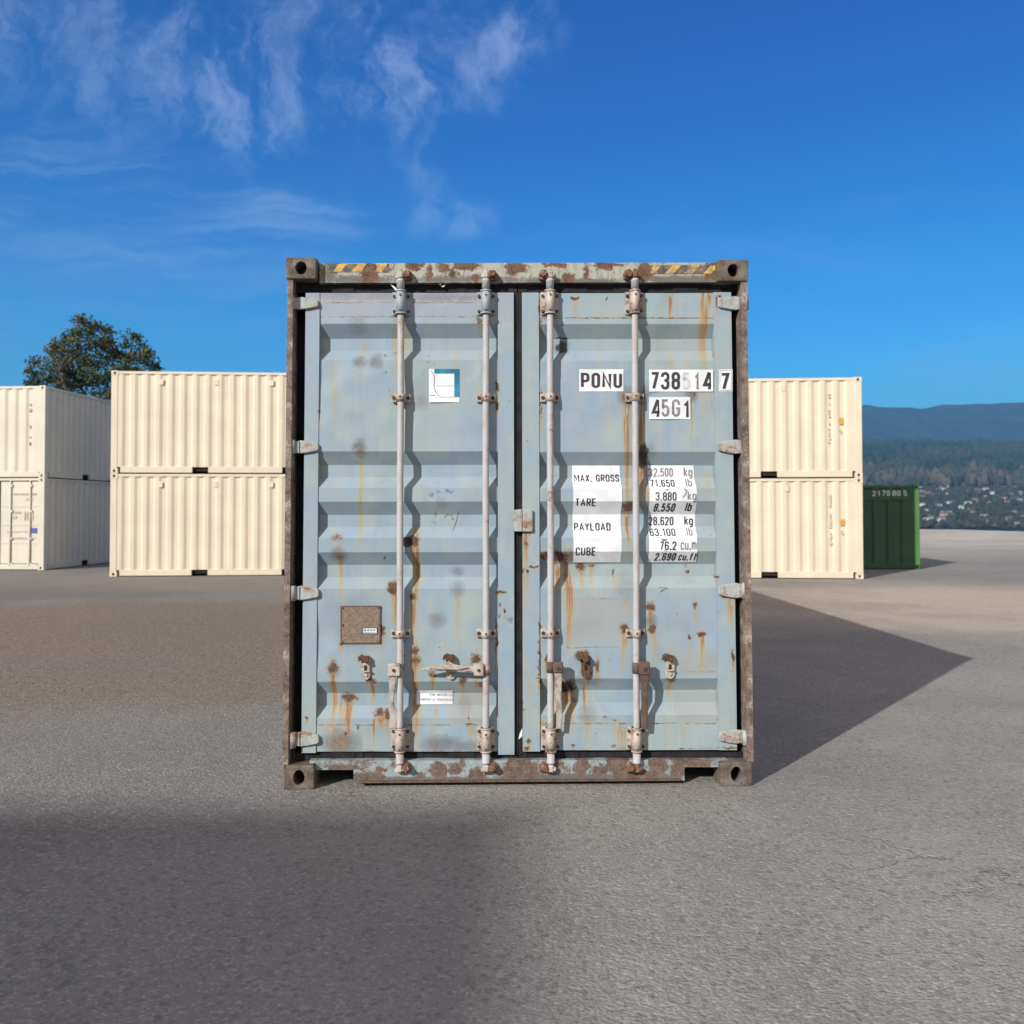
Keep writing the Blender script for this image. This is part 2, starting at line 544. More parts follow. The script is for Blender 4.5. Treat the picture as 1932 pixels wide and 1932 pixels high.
# ------------------------------------------------------------------ stains traced from zoomed image pixels
SP = [  # kind, zone, x, y, rx, ry, amount
    ('rust', 1, 730, 195, 60, 75, 1.0), ('rust', 1, 1060, 140, 70, 34, .9), ('rust', 1, 1145, 130, 20, 20, .9), ('rust', 1, 1310, 150, 60, 46, .9), ('rust', 1, 1205, 200, 26, 80, .8), ('rust', 1, 1390, 200, 26, 34, .8),
    ('rust', 1, 1500, 146, 120, 34, 1.0), ('rust', 1, 1440, 205, 14, 16, .9), ('rust', 1, 1890, 160, 60, 50, .9), ('rust', 1, 900, 150, 40, 50, .8), ('rust', 1, 460, 126, 70, 16, .8), ('rust', 1, 1580, 240, 30, 40, .7),
    ('grime', 1, 640, 250, 320, 34, .9), ('grime', 1, 1380, 252, 320, 34, .8), ('grime', 1, 1390, 225, 70, 50, .6), ('grime', 1, 400, 200, 60, 110, .9), ('grime', 1, 1800, 255, 200, 30, .7),
    ('rust', 2, 60, 150, 90, 46, .9), ('rust', 2, 330, 132, 90, 18, .9), ('rust', 2, 450, 240, 46, 40, .9), ('rust', 2, 720, 140, 70, 34, .9), ('rust', 2, 580, 190, 40, 80, .7), ('rust', 2, 1030, 180, 60, 70, .9),
    ('rust', 2, 850, 132, 60, 14, .8), ('rust', 2, 1560, 170, 60, 70, .8), ('grime', 2, 1300, 250, 330, 34, .9), ('grime', 2, 300, 262, 300, 26, .8), ('grime', 2, 600, 262, 300, 26, .8), ('grime', 2, 1590, 190, 50, 90, .9), ('grime', 2, 20, 250, 200, 30, .6),
    ('rust', 4, 1270, 1110, 70, 44, 1.0), ('rust', 4, 1400, 1105, 46, 44, 1.0), ('rust', 4, 805, 1108, 34, 26, .9), ('rust', 4, 850, 1120, 18, 18, .8), ('rust', 4, 640, 1180, 80, 40, 1.0), ('rust', 4, 790, 1165, 60, 34, .9), ('rust', 4, 1890, 1110, 110, 110, .9),
    ('grime', 4, 1250, 1185, 650, 26, .9), ('rust', 4, 900, 1070, 30, 50, .8), ('rust', 4, 1590, 1150, 60, 60, .8), ('rust', 4, 1460, 1060, 20, 40, .6), ('grime', 4, 400, 1060, 200, 30, .5), ('rust', 4, 1130, 1150, 30, 30, .7), ('rust', 4, 480, 1090, 130, 20, .7),
    ('rust', 6, 60, 1080, 170, 110, .75), ('grime', 6, 60, 1100, 190, 100, .7), ('rust', 6, 535, 1045, 46, 60, .9), ('rust', 6, 690, 1085, 60, 44, .9), ('rust', 6, 830, 1045, 70, 80, .9), ('rust', 6, 1140, 1050, 80, 66, 1.0), ('rust', 6, 1290, 1055, 60, 80, 1.0),
    ('rust', 6, 1000, 1120, 180, 34, .9), ('grime', 6, 450, 1130, 500, 28, .9), ('rust', 6, 300, 1020, 60, 40, .7), ('rust', 6, 1450, 1020, 150, 30, .8), ('grime', 6, 1150, 1130, 200, 30, .7),
# kind, zone, x, y, rx, ry, amount
    ('grime', 1, 640, 915, 48, 42, .75), ('grime', 1, 770, 910, 54, 46, .8), ('grime', 1, 625, 620, 62, 60, .45), ('grime', 1, 790, 870, 30, 30, .5),
    ('grime', 1, 1130, 1240, 54, 54, .45), ('grime', 1, 640, 1605, 50, 62, .95), ('grime', 1, 590, 1370, 60, 60, .18), ('rust', 1, 848, 855, 10, 12, .8), ('grime', 1, 922, 835, 20, 18, .5),
    ('rust', 1, 1746, 1120, 16, 50, .8), ('rust', 1, 1750, 1270, 16, 50, .7), ('rust', 1, 1610, 580, 28, 26, .7), ('rust', 1, 320, 1315, 12, 18, .7), ('rust', 1, 195, 560, 12, 40, .6),
    ('pale', 1, 440, 1100, 45, 260, .35), ('lilac', 1, 1000, 440, 800, 110, 1.0), ('lilac', 1, 1830, 480, 60, 120, .8), ('lilac', 1, 260, 380, 70, 60, .7),
    ('grime', 1, 640, 385, 310, 32, .42), ('grime', 1, 1350, 395, 260, 34, .6),
    ('rust', 3, 455, 460, 48, 34, .55), ('grime', 3, 465, 600, 60, 50, .75), ('rust', 3, 470, 620, 34, 26, .6),
    ('rust', 3, 1070, 490, 50, 44, 1.0), ('dark', 3, 1020, 500, 40, 40, .9), ('rust', 3, 905, 870, 46, 52, 1.0), ('rust', 3, 1068, 940, 34, 34, .85),
    ('grime', 3, 1428, 740, 48, 34, .6), ('grime', 3, 1428, 880, 50, 56, .55), ('grime', 3, 1260, 1130, 58, 56, .6), ('rust', 3, 1775, 905, 44, 16, .9), ('rust', 3, 1775, 1010, 10, 14, .8),
    ('rust', 3, 1805, 1050, 12, 18, .8), ('grime', 3, 1848, 1125, 20, 20, .8), ('rust', 3, 1770, 1095, 9, 9, .8), ('rust', 3, 838, 632, 10, 14, .9), ('rust', 3, 820, 1215, 26, 40, .8),
    ('grime', 3, 645, 1130, 220, 215, .30), ('rust', 3, 1740, 1160, 10, 60, .7), ('grime', 3, 1300, 185, 40, 50, .35), ('rust', 3, 1660, 912, 20, 8, .7),
    ('rust', 4, 425, 285, 44, 48, .85), ('grime', 4, 425, 300, 46, 60, .6), ('rust', 4, 540, 540, 70, 40, .75), ('pale', 4, 560, 545, 60, 36, .9), ('rust', 4, 735, 392, 44, 24, .75),
    ('rust', 4, 1082, 150, 32, 36, .85), ('rust', 4, 1095, 230, 44, 46, .7), ('rust', 4, 1575, 215, 46, 42, .8), ('rust', 4, 1228, 345, 42, 28, .6), ('rust', 4, 1465, 390, 36, 38, .75),
    ('rust', 4, 1620, 430, 30, 30, .6), ('rust', 4, 800, 650, 46, 36, .8), ('rust', 4, 862, 670, 20, 40, .85), ('rust', 4, 622, 770, 13, 12, .8), ('rust', 4, 530, 825, 18, 16, .75),
    ('grime', 4, 490, 900, 130, 95, .95), ('rust', 4, 470, 890, 100, 60, .42), ('grime', 4, 1300, 900, 150, 56, .8), ('grime', 4, 1480, 920, 160, 40, .7), ('rust', 4, 210, 688, 15, 15, .85), ('rust', 4, 490, 95, 18, 16, .8),
    ('pale', 4, 1510, 590, 160, 150, 1.0), ('grime', 4, 1480, 600, 50, 70, .25), ('rust', 4, 1540, 745, 60, 8, .7), ('rust', 4, 1515, 700, 8, 40, .6), ('rust', 4, 1740, 100, 10, 110, .7),
    ('rust', 4, 980, 200, 16, 90, .5), ('rust', 4, 285, 850, 12, 30, .7), ('pale', 4, 850, 850, 160, 90, .4), ('rust', 4, 1290, 120, 6, 6, .8),
    ('rust', 2, 495, 395, 34, 15, .9), ('dark', 2, 395, 765, 38, 46, 1.0), ('dark', 2, 400, 692, 60, 7, .8), ('grime', 2, 395, 760, 56, 60, .7), ('grime', 2, 895, 1160, 58, 64, .95), ('rust', 2, 885, 1165, 40, 46, .5),
    ('grime', 2, 1030, 1150, 44, 60, .9), ('grime', 2, 1398, 1160, 46, 46, 1.0), ('rust', 2, 1425, 1150, 14, 18, .7), ('rust', 2, 226, 1200, 10, 120, .8), ('rust', 2, 226, 580, 12, 20, .8),
    ('rust', 2, 216, 470, 9, 90, .7), ('rust', 2, 735, 392, 8, 8, .8), ('pale', 2, 1250, 760, 230, 120, .5), ('rust', 2, 1598, 420, 10, 60, .7), ('rust', 2, 1622, 380, 14, 12, .8),
    ('rust', 2, 112, 1508, 7, 7, .8), ('rust', 2, 1575, 800, 6, 6, .7), ('dark', 2, 1025, 1600, 34, 70, .9), ('grime', 2, 1060, 1590, 50, 60, .5),
    ('rust', 5, 905, 400, 54, 42, .95), ('grime', 5, 960, 400, 110, 44, .6), ('dark', 5, 1025, 40, 36, 60, .8), ('rust', 5, 330, 785, 110, 40, 1.0), ('grime', 5, 440, 790, 74, 50, .95),
    ('rust', 5, 545, 865, 42, 40, .75), ('rust', 5, 622, 862, 36, 14, .6), ('rust', 5, 800, 902, 14, 24, .85), ('rust', 5, 1375, 910, 16, 15, .9), ('rust', 5, 1602, 950, 12, 15, .85),
    ('rust', 5, 1597, 1215, 8, 6, .9), ('rust', 5, 1080, 1175, 38, 36, .85), ('grime', 5, 1080, 1290, 46, 46, .8), ('rust', 5, 1095, 1350, 34, 44, .75), ('rust', 5, 1430, 1165, 18, 28, .7),
    ('rust', 5, 1478, 1392, 32, 18, .95), ('rust', 5, 125, 900, 12, 24, .8), ('rust', 5, 85, 890, 10, 22, .8), ('rust', 5, 172, 860, 44, 7, .85), ('rust', 5, 110, 690, 18, 40, .6),
    ('rust', 5, 1700, 1095, 70, 10, .9), ('rust', 5, 215, 1340, 9, 60, .8), ('rust', 5, 880, 1350, 40, 46, .8), ('rust', 5, 120, 580, 50, 16, .8), ('pale', 5, 640, 1290, 220, 180, .85),
    ('pale', 5, 1500, 340, 110, 240, .4), ('rust', 5, 1285, 1240, 6, 6, .8), ('grime', 5, 880, 1020, 60, 90, .3), ('pale', 5, 900, 1000, 200, 60, .4), ('rust', 5, 350, 1260, 6, 6, .6),
    ('rust', 6, 265, 205, 11, 34, .85), ('grime', 6, 560, 388, 110, 38, .6), ('rust', 6, 490, 540, 22, 26, .6), ('grime', 6, 590, 640, 64, 64, .5), ('rust', 6, 475, 890, 17, 17, .7), ('rust', 6, 785, 888, 16, 16, .7),
    ('rust', 6, 795, 690, 30, 9, .7), ('rust', 6, 725, 672, 22, 7, .8), ('rust', 6, 645, 795, 7, 7, .8), ('rust', 6, 1385, 50, 14, 22, .85), ('rust', 6, 1475, 22, 34, 18, .9), ('rust', 6, 1718, 200, 12, 60, .85),
    ('rust', 6, 125, 850, 22, 20, .75), ('rust', 6, 105, 908, 24, 22, .75), ('rust', 6, 212, 200, 9, 220, .75), ('rust', 6, 225, 385, 16, 20, .85), ('rust', 6, 545, 185, 50, 40, 1.0), ('rust', 6, 580, 320, 52, 30, .7), ('rust', 6, 660, 270, 20, 48, .85),
    ('dark', 6, 425, 440, 56, 46, .7), ('rust', 6, 425, 440, 70, 60, .9), ('rust', 6, 195, 362, 14, 6, .9), ('pale', 6, 1430, 235, 170, 90, 1.0), ('pale', 6, 1440, 600, 160, 110, .8), ('rust', 6, 1235, 385, 50, 22, .6), ('rust', 6, 82, 540, 8, 10, .9), ('rust', 6, 92, 605, 8, 10, .8), ('rust', 6, 755, 210, 7, 45, .4),
    ('rust', 6, 1720, 910, 120, 10, .7), ('grime', 6, 240, 850, 34, 60, .5), ('grime', 6, 860, 935, 60, 30, .5),
]
RN = [  # zone, x, y0, y1, width, amount
    (1, 665, 700, 1000, 32, .30), (1, 645, 1640, 1932, 42, .42), (1, 425, 955, 1500, 44, .22), (1, 925, 620, 1260, 30, .35), (1, 1420, 740, 1000, 50, .18), (1, 1010, 620, 1000, 50, .3), (1, 205, 540, 700, 14, .5),
    (3, 640, -60, 620, 36, .36), (3, 482, 480, 960, 30, .50), (3, 1088, 470, 1240, 46, .75), (3, 930, 870, 1230, 20, 1.0), (3, 1066, 950, 1288, 22, .9), (3, 1428, 900, 1350, 44, .30), (3, 1805, 1050, 1160, 7, .8), (3, 905, 1230, 1288, 20, .4),
    (4, 425, 290, 800, 36, 1.0), (4, 545, 580, 860, 46, .95), (4, 480, 600, 760, 60, .4), (4, 737, 395, 580, 24, 1.0), (4, 1080, 120, 480, 40, .75), (4, 1090, 440, 960, 62, .55), (4, 1230, 340, 440, 40, .5), (4, 1465, 390, 480, 30, .6),
    (4, 1580, 350, 480, 34, .55), (4, 755, 690, 950, 14, .8), (4, 820, 680, 770, 50, .7), (4, 210, 690, 760, 10, .7), (4, 480, 95, 160, 18, .6), (4, 420, 740, 850, 120, .4), (4, 950, 180, 420, 20, .5), (4, 1250, 640, 740, 26, .4), (4, 1090, 700, 940, 60, .4),
    (2, 1235, 340, 580, 24, .75), (2, 1500, 340, 960, 60, .65), (2, 1540, 340, 480, 26, .7), (2, 1510, 900, 1500, 70, .25), (2, 897, 1170, 1680, 44, .70), (2, 1010, 1180, 1932, 40, .80), (2, 1400, 1180, 1420, 15, .7), (2, 1400, 1400, 1700, 10, .35), (2, 1560, 1120, 1340, 9, .6), (2, 1610, 850, 1500, 30, .12), (2, 1240, 800, 1100, 40, .3),
    (5, 910, 410, 680, 26, .95), (5, 905, -60, 800, 34, .6), (5, 1015, 20, 360, 40, .9), (5, 440, 810, 1480, 52, .75), (5, 350, 820, 1050, 50, .75), (5, 560, 880, 1080, 14, .4), (5, 1080, 1180, 1480, 34, .55), (5, 1700, 1100, 1330, 50, .5), (5, 105, 585, 900, 32, .75), (5, 100, 870, 1400, 50, .28), (5, 833, 735, 790, 10, .7), (5, 900, 1080, 1340, 50, .35), (5, 1050, 240, 460, 24, .5), (5, 1530, 150, 320, 40, .25),
    (6, 265, 200, 420, 16, .5), (6, 562, 400, 720, 16, .75), (6, 590, 640, 940, 44, .35), (6, 1478, 22, 250, 26, .75), (6, 1478, 240, 370, 40, .35), (6, 450, 430, 760, 70, .55), (6, 310, 400, 740, 40, .55), (6, 660, 260, 380, 20, .6), (6, 250, 690, 940, 60, .4), (6, 850, 720, 930, 80, .45), (6, 1110, 0, 300, 50, .35), (6, 1000, 200, 420, 50, .4), (6, 1240, 380, 460, 30, .5), (6, 130, 200, 900, 60, .2), (6, 870, 0, 380, 40, .4), (6, 1340, 720, 900, 60, .2),
]
LN = [  # zone, x0, y0, x1, y1, half width, amount (weld seams and edges of patches)
    (1, 330, 552, 1600, 552, 4, .50), (1, 330, 436, 910, 436, 4, .55), (1, 1065, 438, 1590, 438, 4, .6), (2, 225, 545, 1580, 547, 5, .62), (4, 300, 748, 1380, 748, 5, .50),
    (6, 200, 716, 1290, 714, 5, .55), (6, 1285, 718, 1590, 718, 4, .5), (6, 1280, 315, 1595, 315, 3.5, .45), (6, 1272, 440, 1280, 720, 3.5, .35), (6, 1592, 315, 1595, 720, 3.5, .32),
    (5, 415, 1112, 845, 1112, 3.5, .45), (5, 420, 1115, 425, 1450, 3.5, .42), (5, 850, 1112, 855, 1440, 3, .32), (6, 425, 125, 850, 120, 4, .5), (6, 425, 0, 428, 125, 3.5, .4),
    (5, 212, 0, 214, 1433, 3, .30), (4, 1515, 580, 1515, 745, 4, .45), (6, 1290, 915, 1740, 908, 6, .5), (6, 380, 920, 830, 932, 6, .45), (4, 620, 958, 1600, 955, 5, .45), (1, 1755, 360, 1740, 1932, 3, .25),
]


def stain(X, Y):
    n = X.shape
    A = {k: np.zeros(n) for k in ('rust', 'run', 'grime', 'pale', 'lilac', 'dark')}
    Xw = X + (fbm(X / 7, Y / 7) - 0.5) * 9
    Yw = Y + (fbm(X / 7 + 50, Y / 7 + 50) - 0.5) * 9
    for k, z, x, y, rx, ry, a in SP:
        cx, cy, sx, sy = zx(z, x), zy(z, y), rx * ZONES[z][2] / 1.325, ry * ZONES[z][2] / 1.325
        if k in ('pale', 'lilac'):
            d = np.maximum(np.abs(X - cx) / sx, np.abs(Y - cy) / sy)
            v = a * np.clip((1.1 - d) / 0.15, 0, 1)
        else:
            r = np.sqrt(((Xw - cx) / sx) ** 2 + ((Yw - cy) / sy) ** 2)
            v = a * np.clip(1.45 - r, 0, 1) ** 0.8
        A[k] = np.maximum(A[k], v)
        if k == 'rust' and a > .55 and rx < 80 and 560 < cy < 1400:      # every rusted spot weeps a little
            ln = (1.5 + 5 * abs(math.sin(cx * 3.7 + cy))) * (sy + 4)
            t = (Y - cy) / ln
            A['run'] = np.maximum(A['run'], 0.55 * np.exp(-((Xw - cx) / (0.65 * sx + .8)) ** 2 * 1.8) * np.clip(t * 8, 0, 1) * np.clip(1 - t, 0, 1) ** .8 * (0.4 + 1.0 * vnoise(X * 0.9, Y * 0.02)))
    for z, x, y0, y1, wd, a in RN:
        cx, a0, a1, s = zx(z, x), zy(z, y0), zy(z, y1), wd * ZONES[z][2] / 1.325
        wob = (vnoise(Y / 40 + x, Y * 0 + x) - 0.5) * 3
        a1 += 0.15 * (a1 - a0)
        a = min(1.0, a * 1.22)
        t = (Y + (vnoise(X * 0.9 + x, X * 0 + y0) - 0.5) * (a1 - a0) * 0.5 - a0) / (a1 - a0)
        dx = (X - cx - wob) / (s * (1.0 - 0.35 * np.clip(t, 0, 1)))
        v = a * np.exp(-dx ** 2 * 1.6) * np.clip(t * 12, 0, 1) * np.clip(1.02 - t, 0, 1) ** 0.75
        v *= 0.65 + 0.7 * vnoise(X * 0.8, Y * 0.02)
        A['run'] = np.maximum(A['run'], v)
    for z, x0, y0, x1, y1, hw, a in LN:
        p, q = np.array((zx(z, x0), zy(z, y0))), np.array((zx(z, x1), zy(z, y1)))
        d = q - p
        L = np.hypot(*d)
        d = d / L
        Yj = Y + (fbm(X / 12, Y / 12 + 31) - 0.5) * 2
        t = (X - p[0]) * d[0] + (Yj - p[1]) * d[1]
        e = np.abs((X - p[0]) * d[1] - (Yj - p[1]) * d[0]) / (hw * ZONES[z][2] / 1.325)
        v = a * np.clip(1.5 - e, 0, 1) * ((t > 0) & (t < L)) * (0.55 + 0.9 * vnoise(X / 9 + x0, Y / 9))
        A['rust'] = np.maximum(A['rust'], v)
    return A


def lean(X, Y):
    return X + 6.0 * (977 - X) / 437 * (988 - Y) / 500


def sheet(name, parts, mat, parent, step=1.45):
    """plates facing the camera side: parts = (x0, y0, x1, y1, depth or depth function of y, thickness[, extra rows])"""
    VV, FF, AA, off = [], [], {}, 0
    for p in parts:
        x0, y0, x1, y1, dep, th = p[:6]
        ys = list(np.linspace(y0, y1, max(2, int((y1 - y0) / step) + 1)))
        for br in (p[6] if len(p) > 6 else []):
            if y0 < br < y1:
                k = int(np.argmin([abs(q - br) for q in ys]))
                if 0 < k < len(ys) - 1: ys[k] = br
        xs = np.linspace(x0, x1, max(2, int((x1 - x0) / step) + 1))
        X, Y = np.meshgrid(xs, np.array(ys))
        X = lean(X, Y)
        dv = dep(Y) if callable(dep) else np.full(X.shape, dep)
        if callable(dep):      # knocks and dents in the sheet metal
            dv = dv + 0.020 * np.clip(fbm(X / 75 + 3, Y / 75 + 8, 2) - 0.48, 0, 1)
        u, v = P(X, Y, dep if not callable(dep) else 0.075)
        V = np.stack([u, dv, v], -1).reshape(-1, 3)
        h, w_ = X.shape
        idx = np.arange(h * w_).reshape(h, w_)
        F = np.stack([idx[:-1, :-1], idx[1:, :-1], idx[1:, 1:], idx[:-1, 1:]], -1).reshape(-1, 4)
        a = stain(X, Y)
        loop = np.concatenate([idx[0, :], idx[1:, -1], idx[-1, -2::-1], idx[-2:0:-1, 0]])
        back = V[loop].copy()
        back[:, 1] = V[loop][:, 1] + th if not callable(dep) else 0.075 + th
        nb = len(loop)
        bi = h * w_ + np.arange(nb)
        F2 = np.stack([loop, np.roll(loop, -1), np.roll(bi, -1), bi], -1)
        VV += [V, back]
        FF += [F + off, F2 + off]
        for k, q in a.items():
            AA.setdefault(k, []).extend([q.ravel(), q.ravel()[loop]])
        off += h * w_ + nb
    me = np_mesh(name, np.concatenate(VV), np.concatenate(FF), {k: np.concatenate(q) for k, q in AA.items()})
    return link(name, me, mat, parent)


# ------------------------------------------------------------------ text on curved or flat sheets
def _arc(cx, cy, rx, ry, a0, a1, n=8):
    return [(cx + rx * math.cos(R(a0 + (a1 - a0) * k / n)), cy + ry * math.sin(R(a0 + (a1 - a0) * k / n))) for k in range(n + 1)]


def glyph(ch, a):
    """strokes of a condensed grotesque letter in a unit cell; a = width / height of the cell. Returns list of polylines"""
    r = min(0.5 * a, 0.5)
    T = _arc(.5, 1 - r, .5, r, 180, 0)          # top bow, left to right
    B = _arc(.5, r, .5, r, 360, 180)            # bottom bow, right to left
    r2 = min(0.42 * a, 0.24)
    mid = 0.53
    ring = T + B + [T[0]]
    G = {
        'O': [ring], '0': [ring], 'D': [[(0, 0), (0, 1)] + [(1 - .5, 1)] + _arc(.5, 1 - r, .5, r, 90, 0) + _arc(.5, r, .5, r, 360, 270) + [(0, 0)]],
        'P': [[(0, 0), (0, 1), (.5, 1)] + _arc(.5, 1 - r2, .5, r2, 90, 0) + _arc(.5, .45 + r2, .5, r2, 360, 270) + [(0, .45)]],
        'R': [[(0, 0), (0, 1), (.5, 1)] + _arc(.5, 1 - r2, .5, r2, 90, 0) + _arc(.5, .47 + r2, .5, r2, 360, 270) + [(0, .47)], [(.5, .47), (1, 0)]],
        'B': [[(0, 0), (0, 1), (.48, 1)] + _arc(.48, 1 - r2, .46, r2, 90, 0) + _arc(.48, mid + r2, .46, r2, 360, 270) + [(0, mid)], [(.48, mid)] + _arc(.48, mid - r2, .52, r2, 90, 0) + _arc(.48, r2, .52, r2, 360, 270) + [(0, 0)]],
        'N': [[(0, 0), (0, 1), (1, 0), (1, 1)]], 'U': [[(0, 1)] + B[::-1] + [(1, 1)]],
        'M': [[(0, 0), (0, 1), (.5, .25), (1, 1), (1, 0)]], 'A': [[(0, 0), (.5, 1), (1, 0)], [(.2, .3), (.8, .3)]],
        'X': [[(0, 0), (1, 1)], [(0, 1), (1, 0)]], 'T': [[(0, 1), (1, 1)], [(.5, 1), (.5, 0)]], 'E': [[(1, 1), (0, 1), (0, 0), (1, 0)], [(0, .52), (.85, .52)]],
        'Y': [[(0, 1), (.5, .45), (1, 1)], [(.5, .45), (.5, 0)]], 'L': [[(0, 1), (0, 0), (1, 0)]], 'F': [[(1, 1), (0, 1), (0, 0)], [(0, .52), (.85, .52)]],
        'I': [[(.5, 0), (.5, 1)]], 'Q': [ring, [(.6, .25), (1, -.02)]], 'V': [[(0, 1), (.5, 0), (1, 1)]],
        'C': [[(1, .70)] + T[::-1] + B[::-1] + [(1, .30)]], 'G': [[(1, .72)] + T[::-1] + B[::-1] + [(1, .46), (.55, .46)]],
        'S': [[(1, .74)] + T[::-1] + _arc(.5, mid + r, .5, r, 180, 270, 5)[0:5] + [(.5, mid - .02)] + _arc(.5, mid - r, .5, r, 90, 0, 5)[1:] + B + [(0, .26)]],
        '3': [[(0, .76)] + T + _arc(.5, mid + r2, .5, r2, 360, 270, 5) + [(.35, mid)], [(.5, mid)] + _arc(.5, mid - r2, .5, r2, 90, 0, 5) + B + [(0, .24)]],
        '8': [T + _arc(.5, mid + r2, .5, r2, 360, 180, 10) + [T[0]], _arc(.5, mid - r2, .5, r2, 180, 0, 10) + B + [(0, mid - r2)]],
        '5': [[(.95, 1), (.08, 1), (.04, .54)] + _arc(.5, .62 - r, .5, r, 150, 0, 7) + B + [(0, .22)]],
        '6': [[(1, .76)] + T[::-1] + B[::-1] + _arc(.5, .58 - r2, .5, r2, 0, 180, 8)], '9': [[(0, .24)] + B[::-1] + T[::-1] + _arc(.5, .42 + r2, .5, r2, 180, 360, 8)],
        '2': [[(0, .74)] + T + [(1, .66), (0, 0), (1, 0)]], '7': [[(0, 1), (1, 1), (.35, 0)]],
        '4': [[(.72, 0), (.72, 1), (0, .27), (1, .27)]], '1': [[(.15, .78), (.72, 1), (.72, 0)]], '.': [[(.5, -.085), (.5, .10)]],
        'k': [[(0, 0), (0, 1)], [(.95, .68), (0, .30)], [(.35, .44), (1, 0)]], 'l': [[(.5, 0), (.5, 1)]],
        'b': [[(0, 0), (0, 1)], [(0, .55)] + _arc(.5, .68 - r2, .5, r2, 150, 0, 7) + B + [(0, .15)]],
        'g': [_arc(.5, .68 - r2, .5, r2, 0, 180, 8) + _arc(.5, r2, .5, r2, 180, 360, 8) + [(1, .68 - r2)], [(1, .68), (1, -.12)] + _arc(.5, -.30 + r2, .5, r2, 0, -150, 6)],
        'c': [[(1, .48)] + _arc(.5, .68 - r2, .5, r2, 10, 180, 8) + _arc(.5, r2, .5, r2, 180, 350, 8) + [(1, .2)]],
        'u': [[(0, .68), (0, r2)] + _arc(.5, r2, .5, r2, 180, 360, 8) + [(1, .68)], [(1, r2), (1, 0)]],
        'm': [[(0, 0), (0, .68)], [(0, .52)] + _arc(.25, .68 - r2 * .6, .25, r2 * .6, 170, 0, 6) + [(.5, 0)], [(.5, .52)] + _arc(.75, .68 - r2 * .6, .25, r2 * .6, 170, 0, 6) + [(1, 0)]],
        'f': [_arc(.75, .86, .3, .14, 60, 180, 5) + [(.45, 0)], [(0, .66), (1, .66)]], 't': [[(.4, 1), (.4, .15)] + _arc(.7, .14, .3, .14, 180, 280, 5), [(0, .68), (1, .68)]],
        'o': [_arc(.5, .68 - r2, .5, r2, 180, 0, 8) + _arc(.5, r2, .5, r2, 360, 180, 8) + [(0, .68 - r2)]], 'r': [[(.1, 0), (.1, .68)], [(.1, .5)] + _arc(.6, .68 - r2, .5, r2, 160, 60, 5)],
    }
    return G[ch]


WID = {'M': 1.35, '.': .42, 'I': .3, 'l': .35, '1': .8, 'f': .95, 't': .95, 'm': 1.4, 'A': 1.15, 'N': 1.08, 'k': .95}


def ribbon(b, pts, th, lift):
    """flat stroke of width th along pts, mitred"""
    P_ = [Vector(p) for p in pts]
    Q = [P_[0]]
    for p in P_[1:]:
        if (p - Q[-1]).length > 1e-4: Q.append(p)
    if len(Q) < 2: return
    closed = len(Q) > 3 and (Q[0] - Q[-1]).length < 1e-3
    if closed: Q = Q[:-1]
    n = len(Q)
    Lf, Rt = [], []
    for i in range(n):
        d0 = (Q[i] - Q[i - 1]) if (i > 0 or closed) else (Q[1] - Q[0])
        d1 = (Q[(i + 1) % n] - Q[i]) if (i < n - 1 or closed) else d0
        if i == 0 and not closed: d0 = d1
        d0, d1 = d0.normalized(), d1.normalized()
        n0, n1 = Vector((-d0.y, d0.x)), Vector((-d1.y, d1.x))
        m = (n0 + n1)
        if m.length < 0.35: m = n1
        m.normalize()
        k = th / 2 / max(0.45, m.dot(n1))
        Lf.append(b.verts.new((*(Q[i] + m * k), lift)))
        Rt.append(b.verts.new((*(Q[i] - m * k), lift)))
    for i in range(n if closed else n - 1):
        j = (i + 1) % n
        b.faces.new((Lf[i], Lf[j], Rt[j], Rt[i]))


def text_mesh(txt, weight=0.15, hw=3.0):
    """lettering as flat strokes: x along, y up, height about 1; hw = height / width of a full letter"""
    b = bmesh.new()
    x, gap, w0, st = 0.0, 0.10 / hw + weight * 0.42, 1.0 / hw, 0
    for ch in txt:
        if ch == ' ':
            x += 0.8 * w0
            continue
        w_ = w0 * WID.get(ch, 1.0)
        iw = max(w_ - weight, 0.02)
        for pl in glyph(ch, iw / (1 - weight)):
            ribbon(b, [(x + weight / 2 + px * iw, weight / 2 + py * (1 - weight)) for px, py in pl], weight * (1.25 if ch == '.' else 1), st * 0.0002)
            st += 1
        x += w_ + gap
    return b


